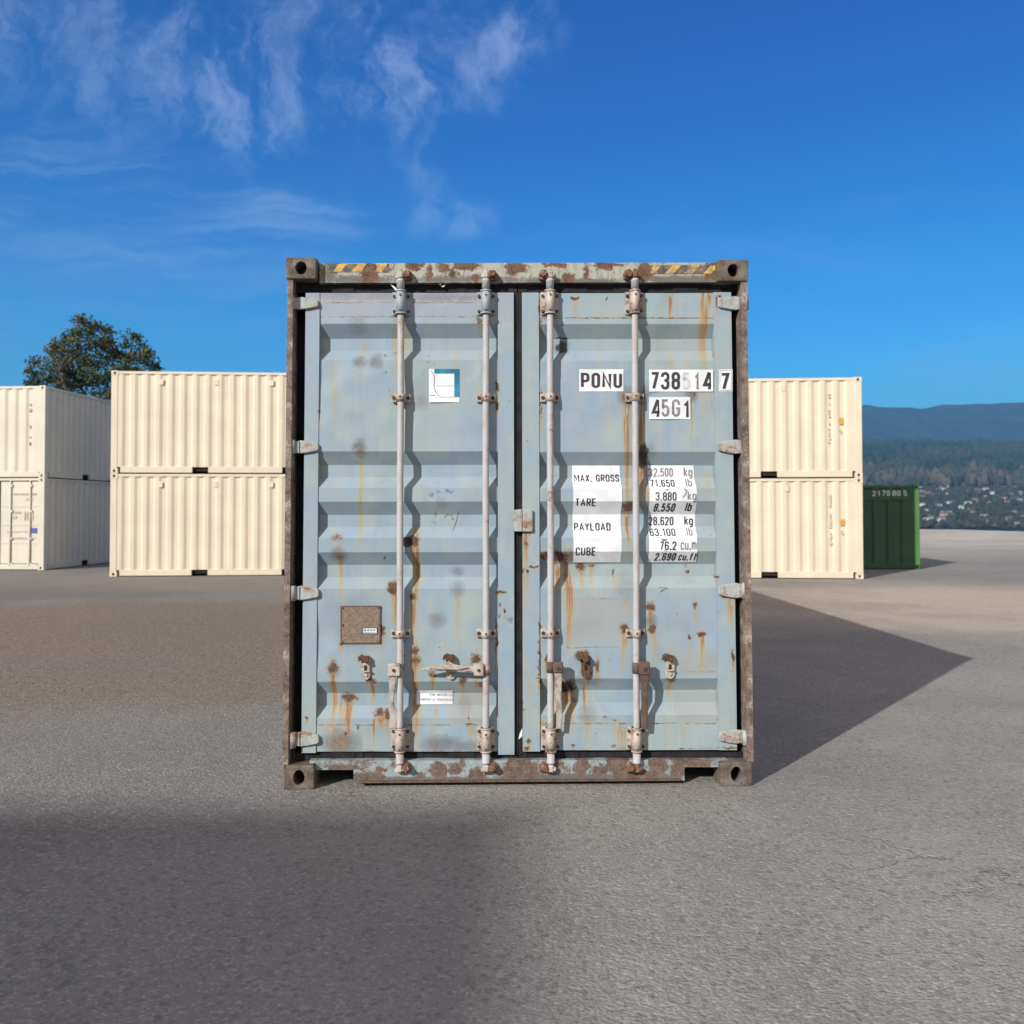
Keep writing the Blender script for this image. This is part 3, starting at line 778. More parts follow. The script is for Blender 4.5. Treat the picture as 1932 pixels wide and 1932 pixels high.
def lettering(items, depfn, breaks, mats, parent, name='lettering', lift=0.0035):
    """items: (text, x0, y0, x1, y1, material index[, slant, bold]) rectangles in image pixels"""
    for it in items:
        out = bmesh.new()
        txt, x0, y0, x1, y1, mi = it[:6]
        sl = it[6] if len(it) > 6 else 0
        b = text_mesh(txt, it[7] if len(it) > 7 else 0.135, it[8] if len(it) > 8 else 2.25)
        xs = [v.co.x for v in b.verts]
        ys = [v.co.y for v in b.verts]
        ax, bx_, ay, by = min(xs), max(xs), min(ys), max(ys)
        for v in b.verts:
            t = (v.co.y - ay) / (by - ay)
            yy = y1 + (y0 - y1) * t
            xx = x0 + (x1 - x0) * (v.co.x - ax) / (bx_ - ax) + sl * (t - 0.5) * (y1 - y0)
            v.co = Vector((xx, yy, v.co.z))
        for br in breaks:
            if y0 < br < y1:
                bmesh.ops.bisect_plane(b, geom=list(b.verts) + list(b.edges) + list(b.faces), plane_co=(0, br, 0), plane_no=(0, 1, 0))
        vm = {}
        for v in b.verts:
            u, z = P(v.co.x, v.co.y, 0.075)
            vm[v] = out.verts.new((u, float(depfn(np.array(v.co.y))) - lift - v.co.z, z))
        for f in b.faces:
            try:
                nf = out.faces.new([vm[v] for v in f.verts])
                nf.material_index = mi
            except ValueError:
                pass
        b.free()
        for f in out.faces:
            f.normal_update()
            if f.normal.y > 0: f.normal_flip()
        me = bpy.data.meshes.new(name)
        out.to_mesh(me)
        out.free()
        link(name, me, mats, parent)


def decal(name, polys, depfn, breaks, mat, parent, lift=0.002):
    """thin sheet with thickness that follows the door: polys of (x, y) in image pixels"""
    b = bmesh.new()
    for poly in polys:
        poly, mi = (poly if isinstance(poly, tuple) and isinstance(poly[1], int) else (poly, 0))
        t = bmesh.new()
        t.faces.new([t.verts.new((x, y, 0)) for x, y in poly])
        ys = [y for _, y in poly]
        for br in breaks:
            if min(ys) < br < max(ys):
                bmesh.ops.bisect_plane(t, geom=list(t.verts) + list(t.edges) + list(t.faces), plane_co=(0, br, 0), plane_no=(0, 1, 0))
        vm = {}
        for v in t.verts:
            u, z = P(v.co.x, v.co.y, 0.075)
            vm[v] = b.verts.new((u, float(depfn(np.array(v.co.y))) - lift - 0.0008 * mi, z))
        for f in t.faces:
            nf = b.faces.new([vm[v] for v in f.verts])
            nf.material_index = mi
        t.free()
    for f in b.faces:
        f.normal_update()
        if f.normal.y > 0: f.normal_flip()
    me = bpy.data.meshes.new(name)
    b.to_mesh(me)
    b.free()
    return link(name, me, mat, parent)


def rect(x0, y0, x1, y1):
    return [(x0, y0), (x1, y0), (x1, y1), (x0, y1)]


# ------------------------------------------------------------------ ground, water, hills
def make_ground():
    m, b = material('worn_asphalt_and_gravel')
    co = b.obj()
    X, Y = b.sep(co)[:2]
    big = b.noise(co, 0.16, 5, 0.6)
    mid = b.noise(co, 0.9, 5, 0.6)
    wv = b.vmath('ADD', co, b.scale(b.n('ShaderNodeTexNoise', {'Vector': co, 'Scale': 25.0, 'Detail': 2.0}).outputs['Color'], (0.012, 0.012, 0.0)))
    st = b.n('ShaderNodeTexVoronoi', {'Vector': b.scale(wv, (0.72, 1.0, 1.0)), 'Scale': 95.0})
    st2 = b.n('ShaderNodeTexVoronoi', {'Vector': wv, 'Scale': 46.0})
    grain = b.noise(b.scale(co, (0.6, 1.0, 1.0)), 170.0, 3, 0.75)
    g2 = b.noise(co, 45.0, 4, 0.7)
    base = b.mix(b.step(mid, 0.3, 0.7), (0.240, 0.236, 0.226), (0.285, 0.280, 0.268))
    # darker worn ground to the left, paler ground to the right and far away
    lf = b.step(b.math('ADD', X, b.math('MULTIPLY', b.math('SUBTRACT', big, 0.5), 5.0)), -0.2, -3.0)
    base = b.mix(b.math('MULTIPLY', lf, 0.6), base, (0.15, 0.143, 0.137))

    def patch(cx, cy, rx, ry, soft=0.5, nz=0.9):
        dx = b.math('DIVIDE', b.math('SUBTRACT', X, cx), rx)
        dy = b.math('DIVIDE', b.math('SUBTRACT', Y, cy), ry)
        r = b.math('SQRT', b.math('ADD', b.math('MULTIPLY', dx, dx), b.math('MULTIPLY', dy, dy)))
        r = b.math('ADD', r, b.math('MULTIPLY', b.math('SUBTRACT', b.noise(co, 0.55, 5, 0.6), 0.5), nz))
        return b.step(r, 1.0 + soft * 0.5, 1.0 - soft * 0.5)
    gv = patch(-6.0, 11.2, 7.2, 4.4)
    base = b.mix(b.math('MULTIPLY', gv, 0.8), base, b.mix(b.step(g2, 0.3, 0.7), (0.145, 0.105, 0.074), (0.25, 0.19, 0.138)))
    base = b.mix(b.math('MULTIPLY', patch(-4.6, 9.0, 2.2, 0.9), 0.45), base, (0.20, 0.16, 0.155))
    base = b.mix(b.math('MULTIPLY', patch(-9.5, 9.2, 3.0, 0.8), 0.45), base, (0.17, 0.165, 0.11))
    base = b.mix(b.math('MULTIPLY', patch(-12.5, 17.2, 6.5, 1.9, 0.3, 0.5), 0.75), base, (0.135, 0.13, 0.128))
    base = b.mix(b.math('MULTIPLY', patch(-6.0, 19.6, 12.0, 1.8, 0.6), 0.5), base, (0.21, 0.17, 0.155))
    base = b.mix(b.math('MULTIPLY', patch(7.8, 14.8, 5.0, 3.6, 0.7), 0.75), base, (0.52, 0.42, 0.33))
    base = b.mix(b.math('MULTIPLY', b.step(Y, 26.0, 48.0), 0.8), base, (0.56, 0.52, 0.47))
    base = b.mix(b.step(b.noise(b.scale(co, (1.0, 0.7, 1.0)), 0.30, 6, 0.65), 0.44, 0.62, 0.0, 0.30), base, (0.13, 0.125, 0.12))
    sp1 = b.noise(co, 16.0, 5, 0.75)
    base = b.mix(b.math('MULTIPLY', gv, b.step(sp1, 0.50, 0.66, 0.0, 0.75)), base, (0.085, 0.066, 0.05))
    base = b.mix(b.math('MULTIPLY', gv, b.step(sp1, 0.46, 0.32, 0.0, 0.5)), base, (0.32, 0.245, 0.175))
    # stones of the worn surface: pale chips, dark pits
    base = b.mix(b.step(b.n('ShaderNodeSeparateColor', {0: st.outputs['Color']}).outputs[0], 0.74, 0.98, 0.0, 0.5), base, (0.43, 0.415, 0.395))
    base = b.mix(b.step(b.n('ShaderNodeSeparateColor', {0: st2.outputs['Color']}).outputs[1], 0.74, 0.97, 0.0, 0.42), base, (0.105, 0.10, 0.096))
    base = b.mix(b.step(grain, 0.47, 0.68, 0.0, 0.72), base, (0.085, 0.081, 0.077))
    base = b.mix(b.step(g2, 0.55, 0.8, 0.0, 0.22), base, (0.13, 0.122, 0.115))
    # oil and damp stains
    base = b.mix(b.step(b.noise(co, 0.42, 4), 0.56, 0.74, 0.0, 0.24), base, (0.15, 0.14, 0.135))
    # cracks
    cw = b.vmath('ADD', co, b.scale(b.n('ShaderNodeTexNoise', {'Vector': co, 'Scale': 1.6, 'Detail': 5.0, 'Roughness': 0.65}).outputs['Color'], (0.9, 0.9, 0.0)))
    ck = b.n('ShaderNodeTexVoronoi', {'Vector': cw, 'Scale': 0.62}, feature='DISTANCE_TO_EDGE')
    crack = b.math('MULTIPLY', b.step(ck.outputs['Distance'], 0.008, 0.002), b.step(b.noise(co, 0.8, 3), 0.54, 0.64))
    base = b.mix(b.math('MULTIPLY', crack, 0.2), base, (0.08, 0.075, 0.07))
    hgt = b.math('ADD', b.math('MULTIPLY', st.outputs['Distance'], -0.9), b.math('ADD', b.math('MULTIPLY', g2, 0.9), b.math('MULTIPLY', grain, 0.35)))
    hgt = b.math('ADD', hgt, b.math('MULTIPLY', gv, b.math('MULTIPLY', b.noise(co, 14.0, 5, 0.7), 2.6)))
    hgt = b.math('SUBTRACT', hgt, b.math('MULTIPLY', crack, 1.2))
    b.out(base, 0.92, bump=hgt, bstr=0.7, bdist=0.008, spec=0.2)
    return m


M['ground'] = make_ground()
yard = [(-170, -70), (150, -70), (62, -70), (47.6, 0), (36.0, 63), (34.3, 72.5), (20, 82), (-60, 110), (-170, 120)]
yard = [yard[0]] + yard[2:]
g = MB()
top = [g.bm.verts.new((x, y, 0)) for x, y in yard]
f = g.bm.faces.new(top)
cen = Vector((-40, 10))
low = []
for x, y in yard:
    d = (Vector((x, y)) - cen).normalized() * 34
    low.append(g.bm.verts.new((x + d.x, y + d.y, -24)))
n = len(top)
for i in range(n):
    g.bm.faces.new((top[i], top[(i + 1) % n], low[(i + 1) % n], low[i]))
tag(g.build('ground', M['ground']), kind='structure')

mw, b = material('inlet_water')
co = b.obj()
b.out((0.02, 0.035, 0.045), 0.12, bump=b.noise(b.scale(co, (1, 0.35, 1)), 0.35, 4), bstr=0.25, bdist=0.5, spec=0.5)
g = MB()
g.quad([(-10500, -110, -22), (10500, -110, -22), (10500, 8100, -22), (-10500, 8100, -22)])
tag(g.build('water', mw), kind='structure')

mh, b = material('wooded_slope')
co = b.obj()
n1, n2 = b.noise(co, 0.006, 6, 0.65), b.noise(co, 0.03, 6, 0.7)
c = b.mix(b.step(n1, 0.35, 0.65), (0.020, 0.036, 0.036), (0.050, 0.062, 0.040))
c = b.mix(b.step(n2, 0.45, 0.7, 0, 0.6), c, (0.022, 0.036, 0.026))
b.out(c, 1.0, bump=n2, bstr=1.0, bdist=14.0, spec=0.05)
M['hill'] = mh
RIDGE = [(-2.0, .098), (-1.2, .092), (-.6, .10), (-.2, .088), (.1, .098), (.30, .104), (.379, .1093), (.415, .1062), (.437, .1045), (.455, .1075), (.47, .1093), (.488, .1090), (.505, .1100), (.528, .1112), (.546, .1105), (.62, .1060), (.75, .098), (1.1, .104), (2.0, .09)]


def hill_z(t, y):
    """height of the far shore at slope coordinate t = X/Y and distance Y"""
    X = t * y
    base = np.interp(y, [1050, 1120, 1500, 1950, 3300, 4200, 5000, 7000, 8200], [-26, -21.5, 8, 50, 226, 150, 160, 0, 0])
    far = np.interp(t, [r[0] for r in RIDGE], [r[1] for r in RIDGE]) * 7000
    k = np.clip((y - 4600) / 2400, 0, 1)
    k = k * k * (3 - 2 * k)
    z = base * (1 - k) + far * k
    rough = (fbm(X / 420 + 40, y / 420 + 7, 5) - 0.5)
    z = z + rough * np.interp(y, [1100, 1900, 3300, 5500, 7000, 8200], [5, 18, 22, 330, 45, 60])
    return np.where(y > 7000, z - (y - 7000) * 0.25, z)


ts = np.concatenate([np.linspace(-1.25, .25, 60), np.linspace(.26, .80, 150), np.linspace(.82, 1.25, 24)])
ys = np.concatenate([np.linspace(1050, 3400, 90), np.linspace(3450, 8200, 90)])
T, Yg = np.meshgrid(ts, ys)
V = np.stack([T * Yg, Yg, hill_z(T, Yg)], -1).reshape(-1, 3)
idx = np.arange(T.size).reshape(T.shape)
F = np.stack([idx[:-1, :-1], idx[:-1, 1:], idx[1:, 1:], idx[1:, :-1]], -1).reshape(-1, 4)
tag(link('hills', np_mesh('hills', V, F, smooth=True), M['hill']), kind='structure')

# ---- woods on the far shore (uncountable)
def ico():
    b = bmesh.new()
    bmesh.ops.create_icosphere(b, subdivisions=1, radius=1.0)
    b.verts.ensure_lookup_table()
    V = np.array([v.co[:] for v in b.verts])
    F = np.array([[v.index for v in f.verts] for f in b.faces])
    b.free()
    return V, F


IV, IF = ico()
mwd, b = material('far_foliage')
co = b.obj()
tv_ = b.attr('tint')
c = b.mix(b.step(tv_, 0.0, 0.55), (0.016, 0.030, 0.028), (0.052, 0.064, 0.038))
c = b.mix(b.step(tv_, 0.6, 1.0), c, (0.12, 0.105, 0.075))
c = b.mix(b.step(b.noise(co, 0.7, 3), 0.45, 0.7, 0, 0.5), c, (0.02, 0.03, 0.018))
b.out(c, 1.0, spec=0.05)
M['far_foliage'] = mwd
VV, FF, TT, off = [], [], [], 0


def add_blobs(tc, yc, r, hgt, tint, conic):
    global off
    k = len(tc)
    z0 = hill_z(tc, yc)
    jit = rng.uniform(0.7, 1.3, (k, len(IV), 1))
    ang = rng.uniform(0, 6.28, k)
    ca, sa = np.cos(ang)[:, None], np.sin(ang)[:, None]
    p = np.repeat(IV[None], k, 0) * jit
    x = p[..., 0] * ca - p[..., 1] * sa
    y = p[..., 0] * sa + p[..., 1] * ca
    z = p[..., 2] * 0.5 + 0.5
    wd = np.where(conic[:, None], np.clip(1.15 - z, 0.05, 1.2), 1.0)
    X = (tc * yc)[:, None] + x * r[:, None] * wd
    Yv = yc[:, None] + y * r[:, None] * wd
    Z = z0[:, None] + z * hgt[:, None]
    VV.append(np.stack([X, Yv, Z], -1).reshape(-1, 3))
    FF.append((IF[None] + (np.arange(k) * len(IV))[:, None, None] + off).reshape(-1, 3))
    TT.append(np.repeat(np.clip(tint[:, None] + rng.normal(0, .08, (k, len(IV))), 0, 1), 1, 1).ravel())
    off += k * len(IV)


k = 8000
tc, yc = rng.uniform(.34, .68, k), np.sqrt(rng.uniform(1120 ** 2, 1920 ** 2, k))
add_blobs(tc, yc, rng.uniform(1.8, 4.6, k), rng.uniform(4, 9, k), np.clip(fbm(tc * 60, yc / 60) * 0.9 + rng.normal(0, .12, k), 0, 1), rng.random(k) < 0.12)
k = 700          # taller band of broad trees above the town
tc, yc = rng.uniform(.34, .68, k), rng.uniform(1880, 2100, k)
cl_ = fbm(tc * 45, tc * 0 + 3)
add_blobs(tc, yc, rng.uniform(5, 11, k), rng.uniform(12, 40, k) * (0.5 + cl_), np.clip(rng.normal(.78, .15, k), 0, 1), np.zeros(k, bool))
k = 9000
tc, yc = rng.uniform(.34, .68, k), np.sqrt(rng.uniform(2000 ** 2, 3330 ** 2, k))
add_blobs(tc, yc, rng.uniform(5, 10, k), rng.uniform(12, 30, k), np.clip(fbm(tc * 24, yc / 160) * 0.75 - .05 + rng.normal(0, .12, k), 0, 1), rng.random(k) < 0.7)
tag(link('hillside_woods', np_mesh('hillside_woods', np.concatenate(VV), np.concatenate(FF), {'tint': np.concatenate(TT)}), M['far_foliage']),
    'dense dark green woods covering the far hillside above the water', 'woods', None, 'stuff')

# ------------------------------------------------------------------ the old blue container
main = thing('shipping_container', 'weathered blue steel shipping container with closed rusty double doors, nearest to the viewer', 'container', MC_LOC, MC_YAW)


def groove_fn(tops, base=0.078, deep=0.052):
    br = []
    for t in tops:
        br += [t, t + 25, t + 48, t + 69]
    xs = br
    ds = [base, base + deep, base + deep, base] * len(tops)
    return (lambda y: np.interp(y, xs, ds)), br


GL, BL = groove_fn([610, 851, 946, 1041.5, 1286])
GR, BR = groove_fn([611.5, 853, 946, 1041, 1281])
FLAT = lambda y: np.full(np.shape(y), 0.078)


def casting(mb, x0, x1, y0, y1, z0, z1, rx=0.030, rz=0.038, cxo=0.0, czo=0.0, side=0):
    """corner casting: block with an oval hole through its front"""
    b = bmesh.new()
    cx, cz = (x0 + x1) / 2 + cxo, (z0 + z1) / 2 + czo
    angs = sorted([2 * math.pi * k / 28 for k in range(28)] + [math.atan2(z - cz, x - cx) % (2 * math.pi) for x in (x0, x1) for z in (z0, z1)])
    O, Rr, D = [], [], []
    for a in angs:
        ca, sa = math.cos(a), math.sin(a)
        O.append(b.verts.new((cx + rx * ca, y0, cz + rz * sa)))
        D.append(b.verts.new((cx + rx * ca, y1 - 0.01, cz + rz * sa)))
        t = min(((x1 - cx) / ca if ca > 1e-9 else (x0 - cx) / ca if ca < -1e-9 else 9), ((z1 - cz) / sa if sa > 1e-9 else (z0 - cz) / sa if sa < -1e-9 else 9))
        Rr.append(b.verts.new((cx + t * ca, y0, cz + t * sa)))
    n = len(angs)
    for i in range(n):
        j = (i + 1) % n
        b.faces.new((O[i], Rr[i], Rr[j], O[j]))
        b.faces.new((O[i], O[j], D[j], D[i]))
    b.faces.new(D)
    B = [b.verts.new(v.co + Vector((0, y1 - y0, 0))) for v in Rr]
    rim = []
    for i in range(n):
        j = (i + 1) % n
        b.faces.new((Rr[i], B[i], B[j], Rr[j]))
    b.faces.new(B[::-1])
    bmesh.ops.recalc_face_normals(b, faces=list(b.faces))
    bmesh.ops.remove_doubles(b, verts=list(b.verts), dist=1e-5)
    ed = [e for e in b.edges if len(e.link_faces) == 2 and e.calc_face_angle(0) > 1.0 and
          (min(abs(v.co.x - x0) for v in e.verts) < 1e-4 or min(abs(v.co.x - x1) for v in e.verts) < 1e-4 or
           min(abs(v.co.z - z0) for v in e.verts) < 1e-4 or min(abs(v.co.z - z1) for v in e.verts) < 1e-4)]
    if (x1 - x0) > 0.15:
        bmesh.ops.bevel(b, geom=ed, offset=0.008, segments=2, affect='EDGES', profile=0.6)
    mb.merge(b)


HW = MC_W / 2
for sx in (-1, 1):
    for (z0, z1) in ((0.0, 0.128), (MC_H - 0.118, MC_H)):
        for (y0, y1) in ((0.0, 0.178), (MC_L - 0.178, MC_L)):
            mb = MB()
            xa, xb = (-HW, -HW + 0.164) if sx < 0 else (HW - 0.174, HW)
            casting(mb, xa, xb, y0, y1, z0, z1, 0.031, 0.036 if z0 > 1 else 0.042, 0.0, 0.0)
            mb.build('corner_casting', M['casting'], main)
ZT, ZB = MC_H - 0.118, 0.128
# front posts (outer face), then the plain rear posts
sheet('corner_post', [(537.2, 526.5, 548.0, 1442, 0.012, 0.14)], M['post'], main)
sheet('corner_post', [(1403.8, 531, 1415.6, 1438, 0.012, 0.14)], M['post'], main)
for sx in (-1, 1):
    MB().box(*sorted((sx * HW, sx * (HW - 0.12))), MC_L - 0.16, MC_L - 0.004, ZB, ZT, 0.006).build('corner_post', M['side'], main)
sheet('header', [(599, 496, 1356, 533, 0.055, 0.10)], M['frame'], main)
sheet('sill', [(670, 1434.5, 1286.5, 1473, 0.050, 0.09), (588, 1434.5, 669.9, 1452, 0.050, 0.09), (1286.6, 1434.5, 1368, 1448, 0.050, 0.09)], M['sill'], main)
u0, v0 = P(675, 1473.5, 0.045)
u1, _ = P(1282, 1473.5, 0.045)
MB().box(u0, u1, 0.030, 0.14, v0 - 0.008, v0 + 0.003, 0.002).build('sill_flange', M['handle_rust'], main)
# closed dark frame behind the doors
MB().box(-HW + 0.03, HW - 0.03, 0.150, 0.20, 0.12, MC_H - 0.06).build('door_recess', M['gap'], main)
# body
def corr_profile(length, pitch=0.278, d=0.030, first=0.05, f1=0.072, sl=0.068, f2=0.07):
    pts, s = [(0, 0), (first, 0)], first
    while s + sl * 2 + f2 + f1 < length - 0.02:
        pts += [(s + sl, d), (s + sl + f2, d), (s + 2 * sl + f2, 0), (s + 2 * sl + f2 + f1, 0)]
        s += 2 * sl + f2 + f1
    pts.append((length, 0))
    return pts


def corr_wall(mb, p0, axis, inward, length, z0, z1, prof):
    """vertical ribs: p0 start, axis along, inward = direction the ribs are pressed in"""
    A = [mb.bm.verts.new((p0[0] + axis[0] * s + inward[0] * d, p0[1] + axis[1] * s + inward[1] * d, z0)) for s, d in prof]
    B = [mb.bm.verts.new((v.co.x, v.co.y, z1)) for v in A]
    for i in range(len(A) - 1):
        f = mb.bm.faces.new((A[i], A[i + 1], B[i + 1], B[i]))
        f.material_index = mb.mi


for sx in (-1, 1):
    mb = MB()
    corr_wall(mb, (sx * (HW - 0.012), 0.155), (0, 1), (-sx, 0), MC_L - 0.33, 0.16, MC_H - 0.08, corr_profile(MC_L - 0.33))
    mb.build('side_wall', M['side'], main, recalc=False)
    MB().box(*sorted((sx * (HW - 0.004), sx * (HW - 0.07))), 0.18, MC_L - 0.18, MC_H - 0.085, MC_H - 0.018).build('top_rail', M['side'], main)
    MB().box(*sorted((sx * (HW - 0.004), sx * (HW - 0.07))), 0.18, MC_L - 0.18, 0.02, 0.165).build('bottom_rail', M['side'], main)
mb = MB()
mb.box(-HW + 0.05, HW - 0.05, 0.16, MC_L - 0.1, MC_H - 0.045, MC_H - 0.025)
mb.build('roof', M['side'], main)
mb = MB()
mb.box(-HW + 0.07, HW - 0.07, 0.21, MC_L - 0.1, 0.13, 0.16)
for k in range(12):
    mb.box(-HW + 0.08, HW - 0.08, 0.9 + k * 0.9, 0.95 + k * 0.9, 0.03, 0.13)
mb.build('underframe', M['under'], main)
MB().box(-HW + 0.12, HW - 0.12, MC_L - 0.06, MC_L - 0.02, 0.0 + ZB, ZT).build('rear_wall', M['side'], main)


# hazard striping on the header
def stripes(zn, x0, y0, x1, y1, marks, parent):
    polys = []
    for mi, pts in marks:
        polys.append(([(zx(zn, a), zy(zn, b)) for a, b in pts], mi))
    fn = lambda y: np.full(np.shape(y), 0.055)
    b = bmesh.new()
    for poly, mi in polys:
        vs = []
        for x, y in poly:
            u, v = P(x, y, 0.055)
            vs.append(b.verts.new((u, 0.055 - 0.0025 - 0.0006 * mi, v)))
        f = b.faces.new(vs)
        f.material_index = mi
        f.normal_update()
        if f.normal.y > 0: f.normal_flip()
    me = bpy.data.meshes.new('hazard_stripe')
    b.to_mesh(me)
    b.free()
    return link('hazard_stripe', me, [M['haz_black'], M['haz_yellow']], parent)


M['haz_black'] = make_rusty('worn_black_hazard_paint', (0.045, 0.05, 0.055), (0.16, 0.10, 0.06), (0.32, 0.25, 0.19), 0.46, 22.0, dirtamt=0.3)
M['haz_yellow'] = make_rusty('worn_yellow_hazard_paint', (0.62, 0.36, 0.04), (0.11, 0.055, 0.03), (0.36, 0.27, 0.19), 0.54, 16.0, dirtamt=0.3)
stripes(1, 0, 0, 0, 0, [(0, [(400, 128), (545, 125), (500, 192), (400, 192)]), (1, [(475, 128), (545, 125), (495, 190), (430, 190)]), (0, [(545, 125), (640, 125), (590, 192), (510, 192)]),
                                (1, [(635, 124), (705, 124), (660, 190), (582, 190)])], main)
stripes(1, 0, 0, 0, 0, [(1, [(800, 123), (872, 123), (825, 192), (768, 192)]), (0, [(872, 124), (880, 124), (878, 195), (826, 195)])], main)
stripes(2, 1080, 135, 1560, 205, [(0, [(1080, 136), (1560, 136), (1545, 204), (1080, 204)])] +
        [(1, [(1040 + k * 150 + 62, 138), (1040 + k * 150 + 128, 138), (1040 + k * 150 + 70, 203), (1040 + k * 150 + 2 + (40 if k == 0 else 0), 203)]) for k in range(4)], main)

# ---- doors
doorL = sheet('door', [(599.5, 552, 939, 1418, GL, 0.05, BL)], M['door'], main)
doorR = sheet('door', [(1018.0, 553, 1351, 1416, GR, 0.05, BR)], M['door'], main)
sheet('door_stile', [(572.5, 552, 599.2, 1420, 0.073, 0.05)], M['door'], doorL)
sheet('door_stile', [(939.3, 552, 969.8, 1424, 0.073, 0.05)], M['door'], doorL)
sheet('door_stile', [(985.6, 552, 1017.7, 1418, 0.073, 0.05)], M['door'], doorR)
sheet('door_stile', [(1351.3, 552, 1385.0, 1416, 0.073, 0.05)], M['door'], doorR)


def dbox(mb, x0, y0, x1, y1, d0, d1, bev=0.0, ref=None):
    """box given in image pixels, front at depth d0, back at d1"""
    ua, va = P(x0, y0, d0 if ref is None else ref)
    ub, vb = P(x1, y1, d0 if ref is None else ref)
    mb.box(min(ua, ub), max(ua, ub), d0, d1, min(va, vb), max(va, vb), bev)
    return mb


def dprism(mb, pts, d0, d1, bev=0.0):
    mb.prism([P(x, y, d0) for x, y in pts], d0, d1, bev)
    return mb


def dtube(mb, x, y0, y1, dc, r, n=16):
    u, va = P(x, y0, dc)
    _, vb = P(x, y1, dc)
    mb.tube([(u, dc, va), (u, dc, vb)], r, n)
    return mb


for (y0, y1, nm) in ((533.0, 551.5, 'g'), (1418.8, 1433.8, 'b')):
    for door, (x0, x1) in ((doorL, (555, 976)), (doorR, (978, 1400))):
        mb = MB()
        n = 26
        for k in range(n):     # slightly wavy rubber lip
            xa, xb = x0 + (x1 - x0) * k / n, x0 + (x1 - x0) * (k + 1) / n
            o = 0.006 * math.sin(k * 0.9) + random.uniform(-.003, .003)
            dbox(mb, xa, y0, xb, y1, 0.098 + o, 0.148)
        mb.build('door_gasket', M['gasket'], door)
mb = MB()
dbox(mb, 970.2, 552, 985.2, 1424, 0.092, 0.148)
dbox(mb, 975.5, 552, 977.0, 1424, 0.088, 0.1)
mb.build('door_gasket', M['gasket'], doorR)
# torn light scraps on the gasket
mb = MB()
for pts in (([(735.5, 534.5), (738, 533.6), (750, 545), (747, 547.5)]), ([(828, 533.6), (835, 533.8), (831.5, 538.8)]), ([(833, 541), (841.5, 536.0), (838, 540.8)])):
    mb = MB()
    dprism(mb, pts, 0.072, 0.076)
    mb.build('torn_seal', M['white'], doorL)
mb = MB()
dprism(mb, [(980, 1383), (985, 1374), (984.5, 1390), (977.5, 1395)], 0.082, 0.086)
mb.build('torn_seal', M['white'], doorR)

